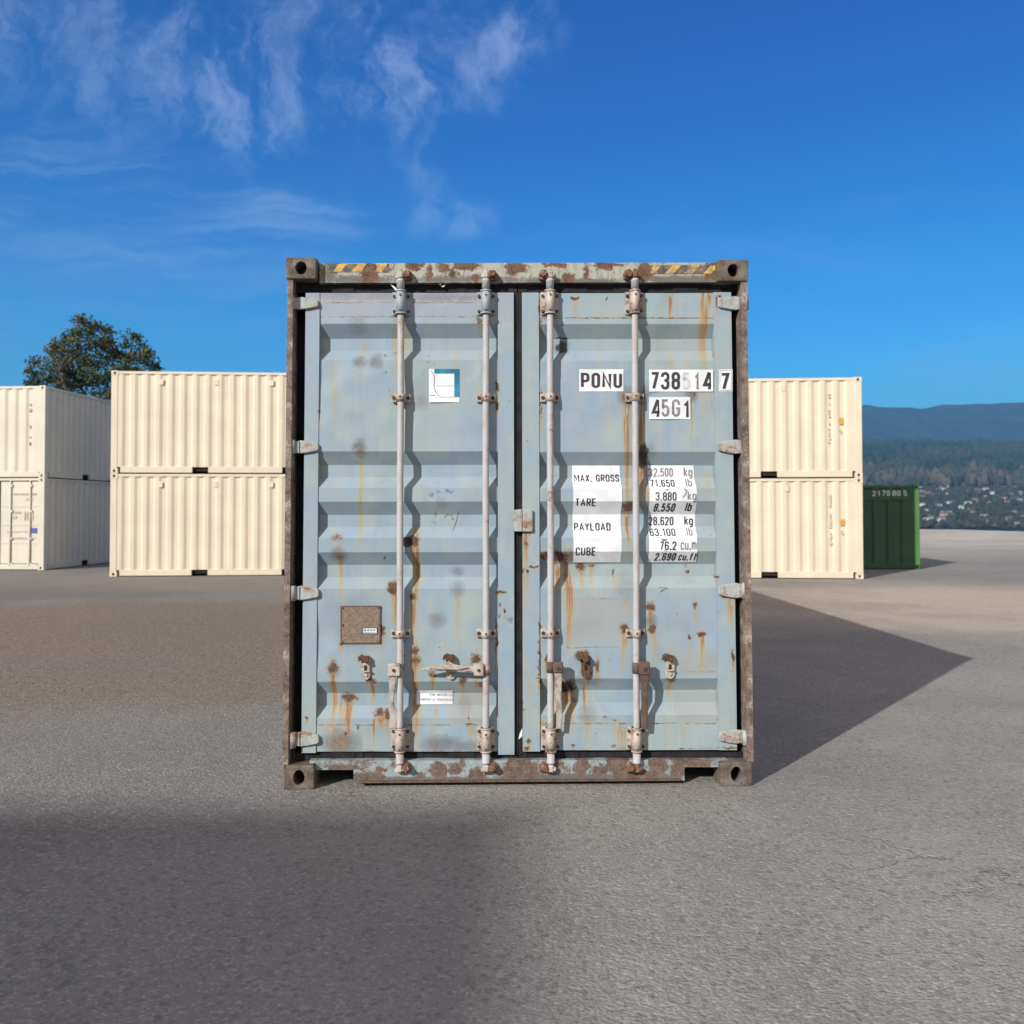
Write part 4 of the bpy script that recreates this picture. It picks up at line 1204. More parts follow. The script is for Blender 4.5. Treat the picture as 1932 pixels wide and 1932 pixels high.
RODC = 0.030
RODS = [(755.0, doorL, 'rod_blue'), (916.6, doorL, 'rod_blue'), (1038.4, doorR, 'bracket'), (1199.6, doorR, 'bracket')]
for i, (rx, door, bm_) in enumerate(RODS):
    U = P(rx, 988, RODC)[0]
    V = lambda y, d=RODC: P(rx, y, d)[1]
    wob = [0.0, 0.0015, -0.001, 0.0012]
    mb = MB()
    ys_ = np.linspace(527, 1440, 22)
    mb.tube([(U + 0.0012 * math.sin(y / 90 + i), RODC, V(y)) for y in ys_], 0.0180, 20)
    mb.tube([(U, RODC, V(526)), (U, RODC, V(530)), (U, RODC, V(531)), (U, RODC, V(545))], [0.019, 0.024, 0.0215, 0.0215], 18)
    mb.tube([(U, RODC, V(1418)), (U, RODC, V(1436)), (U, RODC, V(1437)), (U, RODC, V(1441))], [0.0215, 0.0215, 0.025, 0.022], 18)
    mb.build('locking_rod', M['rod'], door)

    # cams and their keepers, top and bottom
    for top in (True, False):
        yc = 519 if top else 1449
        sgn = 1 if i < 2 else -1
        vz = V(yc)
        mb = MB()
        mb.box(U - 0.016, U + 0.016, 0.006, 0.046, vz - 0.020, vz + 0.020, 0.007)
        mb.prism([(U - 0.030, vz - 0.016), (U - 0.012, vz - 0.022), (U + 0.026, vz - 0.012), (U + 0.030, vz + 0.002), (U + 0.012, vz + 0.016), (U - 0.022, vz + 0.006)], 0.012, 0.030, 0.004)
        mb.prism([(U - 0.012, vz + 0.01), (U + 0.010, vz + 0.012), (U + 0.006, vz + 0.034), (U - 0.006, vz + 0.036)], 0.016, 0.040, 0.004)
        mb.build('rod_cam', M['bracket'] if i != 3 else M['cam'], door, jitter=0.0016)
        mb = MB()
        x_ = U + sgn * 0.036
        mb.tube([(x_, -0.004, vz + 0.004), (x_, 0.020, vz + 0.004), (x_, 0.050, vz + 0.004)], [0.017, 0.023, 0.025], 7, smooth=False)
        mb.prism([(x_ - 0.024, vz - 0.026), (x_ + 0.022, vz - 0.024), (x_ + 0.028, vz + 0.010), (x_ + 0.012, vz + 0.032), (x_ - 0.014, vz + 0.030), (x_ - 0.028, vz + 0.006)], 0.026, 0.056, 0.005)
        mb.build('cam_keeper', M['cam'], door, jitter=0.003)

    # bearing brackets
    for (y0, y1) in ((547.5, 592.5), (1373, 1419)):
        top = y0 < 900
        mb = MB()
        z0, z1 = V(y1), V(y0)
        mb.box(U - 0.050, U + 0.050, 0.066, 0.074, z0 + 0.002, z1 - 0.002, 0.003)
        # saddle
        arc = [(-0.028, 0.066), (-0.027, 0.034), (-0.022, 0.016), (-0.011, 0.004), (0, 0.001), (0.011, 0.004), (0.022, 0.016), (0.027, 0.034), (0.028, 0.066)]
        A = [mb.bm.verts.new((U + a, d, z0)) for a, d in arc]
        B = [mb.bm.verts.new((U + a, d, z1)) for a, d in arc]
        for k in range(len(arc) - 1):
            f = mb.bm.faces.new((A[k], A[k + 1], B[k + 1], B[k]))
            f.smooth = True
        mb.bm.faces.new(A)
        mb.bm.faces.new(B)
        for zz in (z0 + 0.004, z1 - 0.004):
            mb.tube([(U, RODC, zz - 0.004), (U, RODC, zz + 0.004)], 0.0305, 20)
        mb.mi = 1
        for q in (z0 + 0.022, z1 - 0.026):
            for a in (-0.039, 0.041):
                mb.tube([(U + a, 0.054, q), (U + a, 0.068, q)], 0.0085, 6, smooth=False)
            mb.tube([(U, -0.002, q - 0.004), (U, 0.004, q - 0.004)], 0.0055, 8)
        mb.build('bearing_bracket', [M[bm_] if top else M['bracket'], M['bolt']], door)
    # rod guides
    for (y0, y1) in ((741.5, 757.5), (1188, 1204)):
        mb = MB()
        z0, z1 = V(y1), V(y0)
        mb.box(U - 0.053, U + 0.053, 0.060, 0.074, z0, z1, 0.003)
        arc = [(-0.026, 0.062), (-0.0255, 0.034), (-0.02, 0.016), (-0.010, 0.007), (0, 0.005), (0.010, 0.007), (0.02, 0.016), (0.0255, 0.034), (0.026, 0.062)]
        A = [mb.bm.verts.new((U + a, d, z0 + .002)) for a, d in arc]
        B = [mb.bm.verts.new((U + a, d, z1 - .002)) for a, d in arc]
        for k in range(len(arc) - 1):
            mb.bm.faces.new((A[k], A[k + 1], B[k + 1], B[k])).smooth = True
        mb.bm.faces.new(A)
        mb.bm.faces.new(B)
        mb.mi = 1
        for a in (-0.039, 0.040):
            mb.tube([(U + a, 0.056, (z0 + z1) / 2), (U + a, 0.063, (z0 + z1) / 2)], 0.0105, 10)
        mb.tube([(U, 0.0025, (z0 + z1) / 2 + 0.004), (U, 0.008, (z0 + z1) / 2 + 0.004)], 0.0055, 8)
        mb.build('rod_guide', [M['bracket'], M['bolt']], door)

# handles
def handle_hub(x0, y0, x1, y1, rod_u, mat, door):
    mb = MB()
    dbox(mb, x0, y0, x1, y1, -0.012, 0.020, 0.004)
    ua = P((x0 + x1) / 2, (y0 + y1) / 2, 0)[0]
    zc = P((x0 + x1) / 2, (y0 + y1) / 2, 0)[1]
    mb.box(min(ua, rod_u), max(ua, rod_u), 0.018, 0.040, zc - 0.026, zc + 0.026, 0.003)
    mb.tube([(rod_u, RODC, zc - 0.030), (rod_u, RODC, zc + 0.030)], 0.0235, 16)
    mb.mi = 1
    mb.tube([(ua, -0.018, zc), (ua, -0.008, zc)], 0.009, 8)
    mb.build('handle_hub', [mat, M['bolt']], door)


UR = [P(r[0], 988, RODC)[0] for r in RODS]
handle_hub(731, 1252, 754, 1275.5, UR[0], M['bracket'], doorL)
handle_hub(893.5, 1252.5, 912, 1275.5, UR[1], M['bracket'], doorL)
handle_hub(1043.5, 1250, 1061.8, 1270, UR[2], M['handle_rust'], doorR)
handle_hub(1206, 1250, 1226, 1274, UR[3], M['handle_rust'], doorR)


def bar(name, sections, mat, door, bev=0.003):
    """flat bar: list of (x0, x1, y, d_front, d_back) cross sections down its length"""
    b = bmesh.new()
    rings = []
    for x0, x1, y, d0, d1 in sections:
        ua, v = P(x0, y, d0)
        ub, _ = P(x1, y, d0)
        rings.append([b.verts.new(p) for p in ((ua, d0, v), (ub, d0, v), (ub, d1, v), (ua, d1, v))])
    for i in range(len(rings) - 1):
        for k in range(4):
            b.faces.new((rings[i][k], rings[i][(k + 1) % 4], rings[i + 1][(k + 1) % 4], rings[i + 1][k]))
    b.faces.new(rings[0])
    b.faces.new(rings[-1][::-1])
    bmesh.ops.recalc_face_normals(b, faces=list(b.faces))
    bmesh.ops.bevel(b, geom=list(b.edges), offset=bev, segments=1, affect='EDGES')
    mb = MB()
    mb.merge(b)
    return mb.build(name, mat, door)


bar('lock_handle', [(732.5, 747, 1272, 0.000, 0.012), (733.5, 746, 1290, 0.002, 0.014), (734, 742, 1320, 0.006, 0.020), (734, 743, 1332, 0.010, 0.022), (734.5, 750, 1345, 0.016, 0.026), (734, 748, 1374, 0.020, 0.030)], M['handle_grey'], doorL)
bar('lock_handle', [(1045.5, 1060.5, 1266, -0.004, 0.010), (1046.5, 1059.5, 1290, 0.000, 0.014), (1048, 1059, 1318, 0.006, 0.020), (1049, 1060.5, 1340, 0.012, 0.022), (1049, 1059, 1376, 0.018, 0.028)], M['handle_grey'], doorR)
bar('lock_handle', [(1208, 1224, 1270, -0.004, 0.010), (1209, 1222, 1296, 0.000, 0.014), (1210, 1221, 1324, 0.006, 0.020), (1209, 1222, 1345, 0.012, 0.022), (1209, 1221, 1377, 0.018, 0.028)], M['handle_rust'], doorR)
# the fastened handle lies across to its catch
mb = MB()
dprism(mb, [(896, 1258), (880, 1257), (845, 1256), (838, 1261), (848, 1265.5), (880, 1267), (896, 1268)], -0.004, 0.008, 0.002)
dprism(mb, [(858, 1253.6), (840, 1254.5), (812, 1258.5), (822, 1263), (868, 1263.5), (884, 1259.5)], -0.016, -0.004, 0.002)
dprism(mb, [(846, 1256), (815, 1257), (794, 1262), (794.5, 1264.6), (825, 1265.6), (848, 1265.6)], -0.002, 0.012, 0.003)
mb.build('lock_handle', M['bracket'], doorL)


def catch(x, y0, y1, door, rusty=False, w_=8.5):
    yc0, yc1 = y0 + w_ * 0.8, y1 - w_ * 0.8
    pts = [(x + w_ * math.cos(a), yc0 - w_ * math.sin(a)) for a in np.linspace(0, math.pi, 9)] + [(x - w_ * math.cos(a), yc1 + w_ * math.sin(a)) for a in np.linspace(0, math.pi, 9)]
    mb = MB()
    dprism(mb, pts, 0.062, 0.076, 0.002)
    base = mb.build('handle_catch', M['catch_rust'] if rusty else M['catch'], door)
    mb = MB()      # slot, hook and pin
    dbox(mb, x - 2.6, y0 + 19, x + 2.6, y0 + 29, 0.0605, 0.0655)
    mb.build('catch_slot', M['gasket'], door)
    mb = MB()
    dprism(mb, [(x - 15, y0 + 10), (x - 14, y0 + 3), (x - 8, y0 - 1), (x - 3, y0 + 1), (x + 5, y0 + 2), (x + 7, y0 + 8), (x + 2, y0 + 15), (x - 4, y0 + 13), (x - 8, y0 + 7), (x - 12, y0 + 12)], 0.040, 0.062, 0.003)
    u, v = P(x, y0 + 9, 0.05)
    mb.tube([(u, 0.030, v), (u, 0.064, v)], 0.013, 9)
    mb.build('catch_hook', M['catch_rust'], door, jitter=0.003)
    if not rusty:
        mb = MB()
        u, v = P(x, y1 - 8, 0.05)
        mb.tube([(u, 0.052, v), (u, 0.064, v)], 0.010, 9)
        dprism(mb, [(x - 5, y1 - 15), (x + 7, y1 - 16), (x + 8, y1 - 13), (x - 5, y1 - 12.5)], 0.046, 0.064, 0.001)
        mb.build('catch_pin', M['catch'], door)


catch(689.0, 1236, 1281, doorL)
catch(849.5, 1234, 1281, doorL)
catch(1105, 1236, 1278, doorR, rusty=True)
catch(1264, 1235, 1280, doorR)

# hinges
def hinge(ya, yb, left, door):
    mb = MB()
    s = 1 if left else -1
    ox = 0 if left else 1956.5
    m_ = (yb - ya) / 24.0
    X_ = lambda x: x if left else ox - x
    pts = [(563, 559.5), (567, 558.5), (580, 560), (597, 563), (600.5, 566), (601, 576), (598.5, 578.5), (580, 582), (566, 583.5), (563, 583)]
    pts = [(X_(x), ya + (y - 559) * m_) for x, y in pts]
    dprism(mb, pts, 0.054, 0.074, 0.004)
    pts = [(X_(x), ya + (y - 559) * m_) for x, y in [(549, 561), (565, 559.5), (565, 583), (549, 582)]]
    dprism(mb, pts, 0.046, 0.070, 0.004)
    u, v0 = P(X_(551.5), ya - 1, 0.055)
    _, v1 = P(X_(551.5), yb + 1, 0.055)
    mb.tube([(u, 0.040, v1), (u, 0.040, v0)], 0.020, 14)
    mb.build('door_hinge', M['hinge'], door)


for ya, yb in ((559.5, 582.5), (830.5, 854.5), (1105, 1131.5), (1381, 1408)):
    hinge(ya, yb, True, doorL)
for ya, yb in ((559.5, 585), (830.5, 856.5), (1101, 1129), (1378, 1404)):
    hinge(ya, yb, False, doorR)

# anti-tamper plate over the middle seam
mb = MB()
dprism(mb, [(966.5, 966), (970, 962), (985.0, 960.5), (985.0, 1002.8), (968.5, 1002.8), (968.5, 986), (971, 983), (968, 979)], 0.050, 0.064, 0.002)
dprism(mb, [(985.8, 961), (1004.8, 962), (1004.8, 1003), (985.8, 1003)], 0.052, 0.074, 0.002)
mb.build('seam_plate', M['hinge'], doorR)

# safety plate with its small tag
sp_x0, sp_y0, sp_x1, sp_y1 = 642, 1142.5, 717, 1213.5
mb = MB()
dbox(mb, sp_x0, sp_y0, sp_x1, sp_y1, 0.070, 0.079, 0.001)
mb.build('safety_plate', M['plate'], doorL)
mb = MB()
for (a, b_, c, d) in ((sp_x0, sp_y0, sp_x1, sp_y0 + 1.8), (sp_x0, sp_y1 - 1.8, sp_x1, sp_y1), (sp_x0, sp_y0 + 1.8, sp_x0 + 1.6, sp_y1 - 1.8), (sp_x1 - 1.8, sp_y0 + 1.8, sp_x1, sp_y1 - 1.8)):
    dbox(mb, a, b_, c, d, 0.0675, 0.071)
for (a, b_) in ((645, 1145.5), (714, 1145.5), (645, 1178), (714, 1178), (645, 1210.5), (714, 1210.5)):
    u, v = P(a, b_, 0.066)
    mb.tube([(u, 0.063, v), (u, 0.0705, v)], 0.0065, 8)
mb.build('safety_plate_frame', M['plate_edge'], doorL)
mb = MB()
random.seed(3)
for r_ in range(15):
    y_ = 1148.5 + r_ * 4.1
    x_ = 648
    while x_ < 708:
        wd = random.uniform(2, 9)
        if random.random() < 0.62 and not (680 < x_ + wd and 1181 < y_ < 1198):
            dbox(mb, x_, y_, min(x_ + wd, 710), y_ + random.uniform(0.7, 1.2), 0.0692, 0.0702)
        x_ += wd + random.uniform(1, 5)
mb.build('plate_engraving', M['plate_edge'], doorL)
mb = MB()
dbox(mb, 683.5, 1184, 711.5, 1195.5, 0.0660, 0.0700)
mb.mi = 1
dbox(mb, 684.8, 1185.2, 710.2, 1194.3, 0.0650, 0.0659)
mb.mi = 0
for k, (a, b_) in enumerate(((686, 690), (692.5, 696), (698.5, 702.0), (704.0, 707.5))):
    dprism(mb, [(a, 1187.4), (b_, 1186.8), (b_ - 0.3, 1190.6), ((a + b_) / 2, 1189), (a + 0.4, 1190.2)], 0.0642, 0.0649)
dbox(mb, 686, 1192.3, 708, 1192.9, 0.0642, 0.0649)
mb.build('plate_tag', [M['ink'], M['white']], doorL)

# torn square sticker
x0, y0, x1, y1 = zrect(1, 1200, 972, 1445, 1240)
tx, ty = zx(1, 1244), zy(1, 1010)
rx_, ry_ = zx(1, 1404), zy(1, 1195)
decal('sticker', [(rect(x0, y0, x1, y1), 0), ([(tx, y0), (x1, y0), (x1, ry_), (rx_, ry_), (rx_, ty), (tx, ty)], 1)], FLAT, [], [M['white'], M['teal']], doorL)


def stroke(pts, wd):
    """polyline of (x, y) -> thin quads"""
    out = []
    for (a, b_), (c, d) in zip(pts[:-1], pts[1:]):
        L = math.hypot(c - a, d - b_) or 1
        nx, ny = -(d - b_) / L * wd / 2, (c - a) / L * wd / 2
        out.append([(a + nx, b_ + ny), (c + nx, d + ny), (c - nx, d - ny), (a - nx, b_ - ny)])
    return out


crack = [(zx(1, a), zy(1, b_)) for a, b_ in ((1215, 985), (1240, 1020), (1246, 1060), (1240, 1110), (1250, 1150), (1270, 1180), (1300, 1200))]
decal('sticker_tear', stroke(crack, 1.0) + stroke([(zx(1, 1203), zy(1, 1188)), (zx(1, 1248), zy(1, 1183))], 0.8) + stroke([(zx(1, 1300), zy(1, 1198)), (zx(1, 1442), zy(1, 1198))], 0.6) +
      stroke([(zx(1, 1252), zy(1, 1108)), (zx(1, 1402), zy(1, 1108))], 0.5), FLAT, [], M['ink_mid'], doorL, lift=0.0045)
# pen scribbles
M['pen'] = make_plain('grey_pen', (0.09, 0.115, 0.145), 0.6, 0.4, 60.0)
sc = []
for pl in ([(1190, 120), (1215, 100), (1235, 110), (1205, 130), (1225, 122)], [(1255, 95), (1275, 85), (1295, 98)], [(1330, 95), (1345, 70), (1370, 100), (1398, 80)], [(1330, 72), (1372, 105)],
           [(1250, 255), (1244, 290)], [(1222, 335), (1250, 350)], [(1320, 300), (1345, 275), (1380, 285), (1392, 320), (1375, 310)], [(1437, 252), (1410, 350), (1388, 408)], [(1782, 420), (1800, 485)]):
    decal('pen_scribble', stroke([(zx(3, a), zy(3, b_)) for a, b_ in pl], 0.75), GL, BL, M['pen'], doorL, lift=0.0022)
sc = []
for pl in ([(1145, 1025), (1210, 1030), (1160, 1050), (1185, 1045)], [(1150, 1062), (1175, 1055)], [(1365, 845), (1368, 875)]):
    decal('pen_scribble', stroke([(zx(5, a), zy(5, b_)) for a, b_ in pl], 0.7), GR, BR, M['pen'], doorR, lift=0.0022)

# repair note
x0, y0, x1, y1 = zrect(4, 1090, 480, 1384, 597)
decal('notice', [rect(x0, y0, x1, y1)], GL, BL, M['white'], doorL)
lettering([('FOR REPAIR US', *zrect(4, 1200, 508, 1380, 527), 0, 0, 0.12, 1.6), ('CORTEN or EQUIVALEN', *zrect(4, 1120, 546, 1383, 566), 0, 0, 0.12, 1.6)], GL, BL, [M['ink_mid']], doorL)

# identification marks on the right door
white = [rect(*zrect(2, 525, 945, 870, 1118)), rect(*zrect(2, 1070, 950, 1568, 1120)), rect(*zrect(2, 1068, 1163, 1390, 1335)),
         [(zx(5, 475), zy(5, 70)), (zx(5, 850), zy(5, 70)), (zx(5, 858), zy(5, 330)), (zx(5, 852), zy(5, 833)), (zx(5, 480), zy(5, 833))],
         [(zx(5, 1068), zy(5, 70)), (zx(5, 1430), zy(5, 70)), (zx(5, 1440), zy(5, 300)), (zx(5, 1445), zy(5, 833)), (zx(5, 1066), zy(5, 833)), (zx(5, 1072), zy(5, 300))]]
STILE = lambda y: np.full(np.shape(y), 0.073)
for q in white:
    decal('marking_panel', [q], GR, BR, M['white'], doorR)
cx0, cy0, cx1, cy1 = zrect(2, 1612, 950, 1718, 1120)
decal('marking_panel', [(rect(cx0, cy0, cx1, cy1), 0), (rect(cx0 + 1.6, cy0 + 1.6, cx1 - 1.2, cy1 - 1.6), 1), (rect(cx0 + 2.3, cy0 + 2.3, cx1 - 1.9, cy1 - 2.3), 2)], STILE, [], [M['white'], M['ink'], M['white']], doorR)
Z2 = lambda t, a, b_, c, d, mi, sl=0, bd=0.155: (t, *zrect(2, a, b_, c, d), mi, sl, bd, 2.2)
lettering([Z2('PONU', 538, 962, 858, 1102, 0), Z2('738', 1090, 967, 1310, 1105, 0), Z2('5', 1328, 967, 1390, 1103, 2), Z2('1', 1425, 967, 1456, 1103, 1), Z2('4', 1485, 967, 1552, 1103, 0),
           Z2('4', 1085, 1180, 1150, 1316, 0, 0, .14), Z2('5', 1166, 1180, 1226, 1316, 1, 0, .14), Z2('G', 1246, 1180, 1310, 1316, 1, 0, .14), Z2('1', 1338, 1184, 1378, 1320, 0, 0, .14)],
          GR, BR, [M['ink'], M['ink_mid'], M['ink_faint']], doorR)
lettering([Z2('7', 1632, 977, 1695, 1103, 0)], STILE, [], [M['ink']], doorR, lift=0.0055)
Z5 = lambda t, a, b_, c, d, mi=0, sl=0, bd=0.135: (t, *zrect(5, a, b_, c, d), mi, sl, bd)
lettering([Z5('MAX. GROSS', 488, 137, 842, 200), Z5('TARE', 498, 326, 650, 391), Z5('PAYLOAD', 488, 518, 775, 583), Z5('CUBE', 495, 712, 648, 777)], GR, BR, [M['ink']], doorR)
lettering([Z5('3', 1070, 95, 1105, 160, 1), Z5('2.500', 1112, 92, 1266, 160, 1), Z5('kg', 1352, 90, 1420, 178, 1), Z5('71.650', 1086, 180, 1272, 242), Z5('lb', 1360, 178, 1408, 240, 1),
           Z5('3.880', 1118, 282, 1280, 350), Z5('kg', 1368, 280, 1436, 364, 1), Z5('8.550', 1112, 370, 1276, 436, 0, .18, .16), Z5('lb', 1358, 368, 1408, 434, 0, .18, .16),
           Z5('28.620', 1073, 475, 1270, 543), Z5('kg', 1356, 473, 1424, 560), Z5('63.100', 1077, 562, 1278, 626), Z5('lb', 1367, 560, 1412, 624, 1),
           Z5('76.2', 1155, 667, 1280, 735), Z5('cu.m', 1312, 672, 1436, 735, 1), Z5('2.690', 1115, 757, 1280, 820, 0, .18, .16), Z5('cu.ft', 1304, 755, 1440, 820, 0, .18, .16)],
          GR, BR, [M['ink'], M['ink_mid'], M['ink_faint']], doorR)
sc = []
for pl in ([(1196, 265), (1216, 262)], [(1160, 650), (1206, 652)], [(1170, 660), (1198, 662)], [(1186, 735), (1200, 742)], [(1330, 325), (1350, 300), (1362, 270), (1340, 258)], [(1190, 340), (1215, 345)], [(1168, 755), (1186, 768)]):
    decal('scuff_mark', stroke([(zx(5, a), zy(5, b_)) for a, b_ in pl], 1.6), GR, BR, M['ink_mid'], doorR, lift=0.005)

# ------------------------------------------------------------------ the other containers
def height_at(gy, x, y):
    d = ray(x, y)
    return CAM_H + d[2] * gy / d[1]


def small_casting(mb, x0, x1, y0, y1, z0, z1):
    casting(mb, x0, x1, y0, y1, z0, z1, 0.032, 0.034)


def box_container(name, label, group, W, L, H, loc, rz, mat, front='side', right=True, pockets=True, post=0.15, vents=True, pitch=0.278, ribs=None, post_mat=None, loc_z=0.0):
    """W across the front (x), L back (y). front: 'side' long ribbed wall, 'end' ribbed end wall, 'door' closed doors"""
    t = thing(name, label, 'container', (loc[0], loc[1], loc_z), rz, group)
    ch, cw = 0.115, 0.165
    for (x0, x1) in ((0, cw), (W - cw, W)):
        for (y0, y1) in ((0, cw), (L - cw, L)):
            for (z0, z1) in ((0.003, ch), (H - ch, H)):
                mb = MB()
                small_casting(mb, x0, x1, y0, y1, z0, z1)
                mb.build('corner_casting', mat, t)
            mb = MB()
            a, b_ = (x0 + 0.003, x0 + post) if x0 == 0 else (x1 - post, x1 - 0.003)
            c, d = (y0 + 0.003, y0 + post) if y0 == 0 else (y1 - post, y1 - 0.003)
            mb.box(a, b_, c, d, ch, H - ch, 0.008)
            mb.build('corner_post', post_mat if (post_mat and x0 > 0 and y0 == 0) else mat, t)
    e = 0.006
    # rails round the top and bottom
    for nm, z0, z1 in (('top_rail', H - 0.075, H - 0.012), ('bottom_rail', 0.018, 0.155)):
        for face in ('front', 'back', 'left', 'right'):
            ln = W if face in ('front', 'back') else L
            is_side = (face in ('front', 'back')) == (front == 'side')
            segs = [(cw, ln - cw)]
            if nm == 'bottom_rail' and is_side and pockets:
                m_, hw = ln / 2, 0.18
                segs = [(cw + 0.05, m_ - 1.02 - hw), (m_ - 1.02 + hw, m_ + 1.02 - hw), (m_ + 1.02 + hw, ln - cw - 0.05)]
            mb = MB()
            for a, b_ in segs:
                if face == 'front': mb.box(a, b_, e, 0.06, z0, z1, 0.006)
                if face == 'back': mb.box(a, b_, L - 0.06, L - e, z0, z1)
                if face == 'left': mb.box(e, 0.06, a, b_, z0, z1)
                if face == 'right': mb.box(W - 0.06, W - e, a, b_, z0, z1, 0.006)
            mb.build(nm, mat, t)
    z0, z1 = 0.150, H - 0.070
    for face in ('front', 'back', 'left', 'right'):
        ln = (W if face in ('front', 'back') else L) - 2 * post
        prof = corr_profile(ln, first=0.03) if ribs is None else corr_profile(ln, first=ribs[0], f1=ribs[1], sl=ribs[2], f2=ribs[3])
        if ribs is None:       # centre the ribs
            last = prof[-2][0]
            prof = corr_profile(ln, first=0.03 + (ln - last - 0.03) / 2)
        if face == 'front' and front == 'door':
            continue
        mb = MB()
        if face == 'front': corr_wall(mb, (post, 0.014), (1, 0), (0, 1), ln, z0, z1, prof)
        if face == 'back': corr_wall(mb, (post, L - 0.014), (1, 0), (0, -1), ln, z0, z1, prof)
        if face == 'left': corr_wall(mb, (0.014, post), (0, 1), (1, 0), ln, z0, z1, prof)
        if face == 'right': corr_wall(mb, (W - 0.014, post), (0, 1), (-1, 0), ln, z0, z1, prof)
        mb.build('side_wall' if (face in ('front', 'back')) == (front == 'side') else 'end_wall', mat, t, recalc=False)
    MB().box(0.07, W - 0.07, 0.07, L - 0.07, H - 0.05, H - 0.03).build('roof', mat, t)
    MB().box(0.09, W - 0.09, 0.09, L - 0.09, 0.06, 0.148).build('underframe', M['under'], t)
    return t


def vent(t, x, z, mat, face='front', W=0):
    mb = MB()
    if face == 'front':
        mb.box(x - 0.05, x + 0.05, 0.004, 0.016, z - 0.07, z + 0.05, 0.004)
        mb.box(x - 0.035, x + 0.04, 0.0005, 0.004, z - 0.075, z - 0.062)
    else:
        mb.box(W - 0.016, W - 0.004, x - 0.05, x + 0.05, z - 0.07, z + 0.05, 0.004)
    mb.build('vent', mat, t)


def flat_marks(name, t, rects, mat, y=0.010, th=0.003):
    mb = MB()
    for x0, z0, x1, z1 in rects:
        mb.box(x0, x1, y, y + th, z0, z1)
    return mb.build(name, mat, t)


def yaw_of(a, b_):
    return math.atan2(b_[1] - a[1], b_[0] - a[0])


GRP = 'cream containers stacked two high'
# middle-left stack: long side faces the viewer
A = ground_at(206, 1087)
yw = R(4.5)
H2 = height_at(A[1], 206, 697.5) / 2
for k in (0, 1):
    t = box_container('stacked_container', ('cream container with fork pockets standing on the ground, its left end beside the shaded stack' if k == 0 else
                      'cream ribbed container on top of its stack, in front of the bushy tree'), GRP, 6.06, 2.40, H2, A, yw, M['cream'], loc_z=k * H2)
    for q in (1.12, 2.36, 3.62, 4.9):
        vent(t, q, H2 - 0.24, M['cream'])
# right stack
B = ground_at(1629.5, 1094.0)
C = ground_at(1416, 1092.6)
yr = yaw_of(C, B)
HR = height_at(B[1], 1637, 712) / 2
Lr = 6.06
Ar = B - Lr * np.array((math.cos(yr), math.sin(yr)))
pr = 1770 / B[1]
random.seed(11)
for k in (0, 1):
    t = box_container('stacked_container', ('cream container with orange sticker standing on the ground next to the green container' if k == 0 else
                      'cream container with orange sticker, upper one of the stack beside the mountains'), GRP, Lr, 2.40, HR, Ar, yr, M['cream'], loc_z=k * HR)
    X_ = lambda x: Lr - (1629.5 + k * 5 - x) / pr
    zz = (lambda y: height_at(B[1], 1500, y) - k * HR)
    vent(t, X_((1860 + 310 * .3623) / 1.325), HR - 0.22, M['cream'])
    sx_ = X_((1860 + (702 if k else 688) * .3623) / 1.325)
    y0, y1 = ((900 + q * .3623) / 1.325 for q in ((402, 446) if k else (1104, 1146)))
    flat_marks('sticker', t, [(sx_ - 0.045, zz(y1), sx_ + 0.045, zz(y0))], M['orange'])
    cx_ = X_((1860 + (622 if k else 606) * .3623) / 1.325)
    rc = []
    for q in range(16):
        if random.random() < 0.75:
            yq = (900 + ((230 if k else 930) + q * 22) * .3623) / 1.325
            h_ = random.uniform(.03, .07)
            rc.append((cx_ - random.uniform(.01, .035), zz(yq) - h_, cx_ + random.uniform(.01, .035), zz(yq)))
    flat_marks('stencil_mark', t, rc, M['mark'])
    yq = (900 + (480 if k else 1180) * .3623) / 1.325
    flat_marks('stencil_mark', t, [(sx_ - .05, zz(yq) - .03, sx_ - .01, zz(yq)), (sx_ - .03, zz(yq) - .075, sx_ + .02, zz(yq) - .045), (sx_ - .01, zz(yq) - .11, sx_ + .005, zz(yq) - .085)], M['mark'])
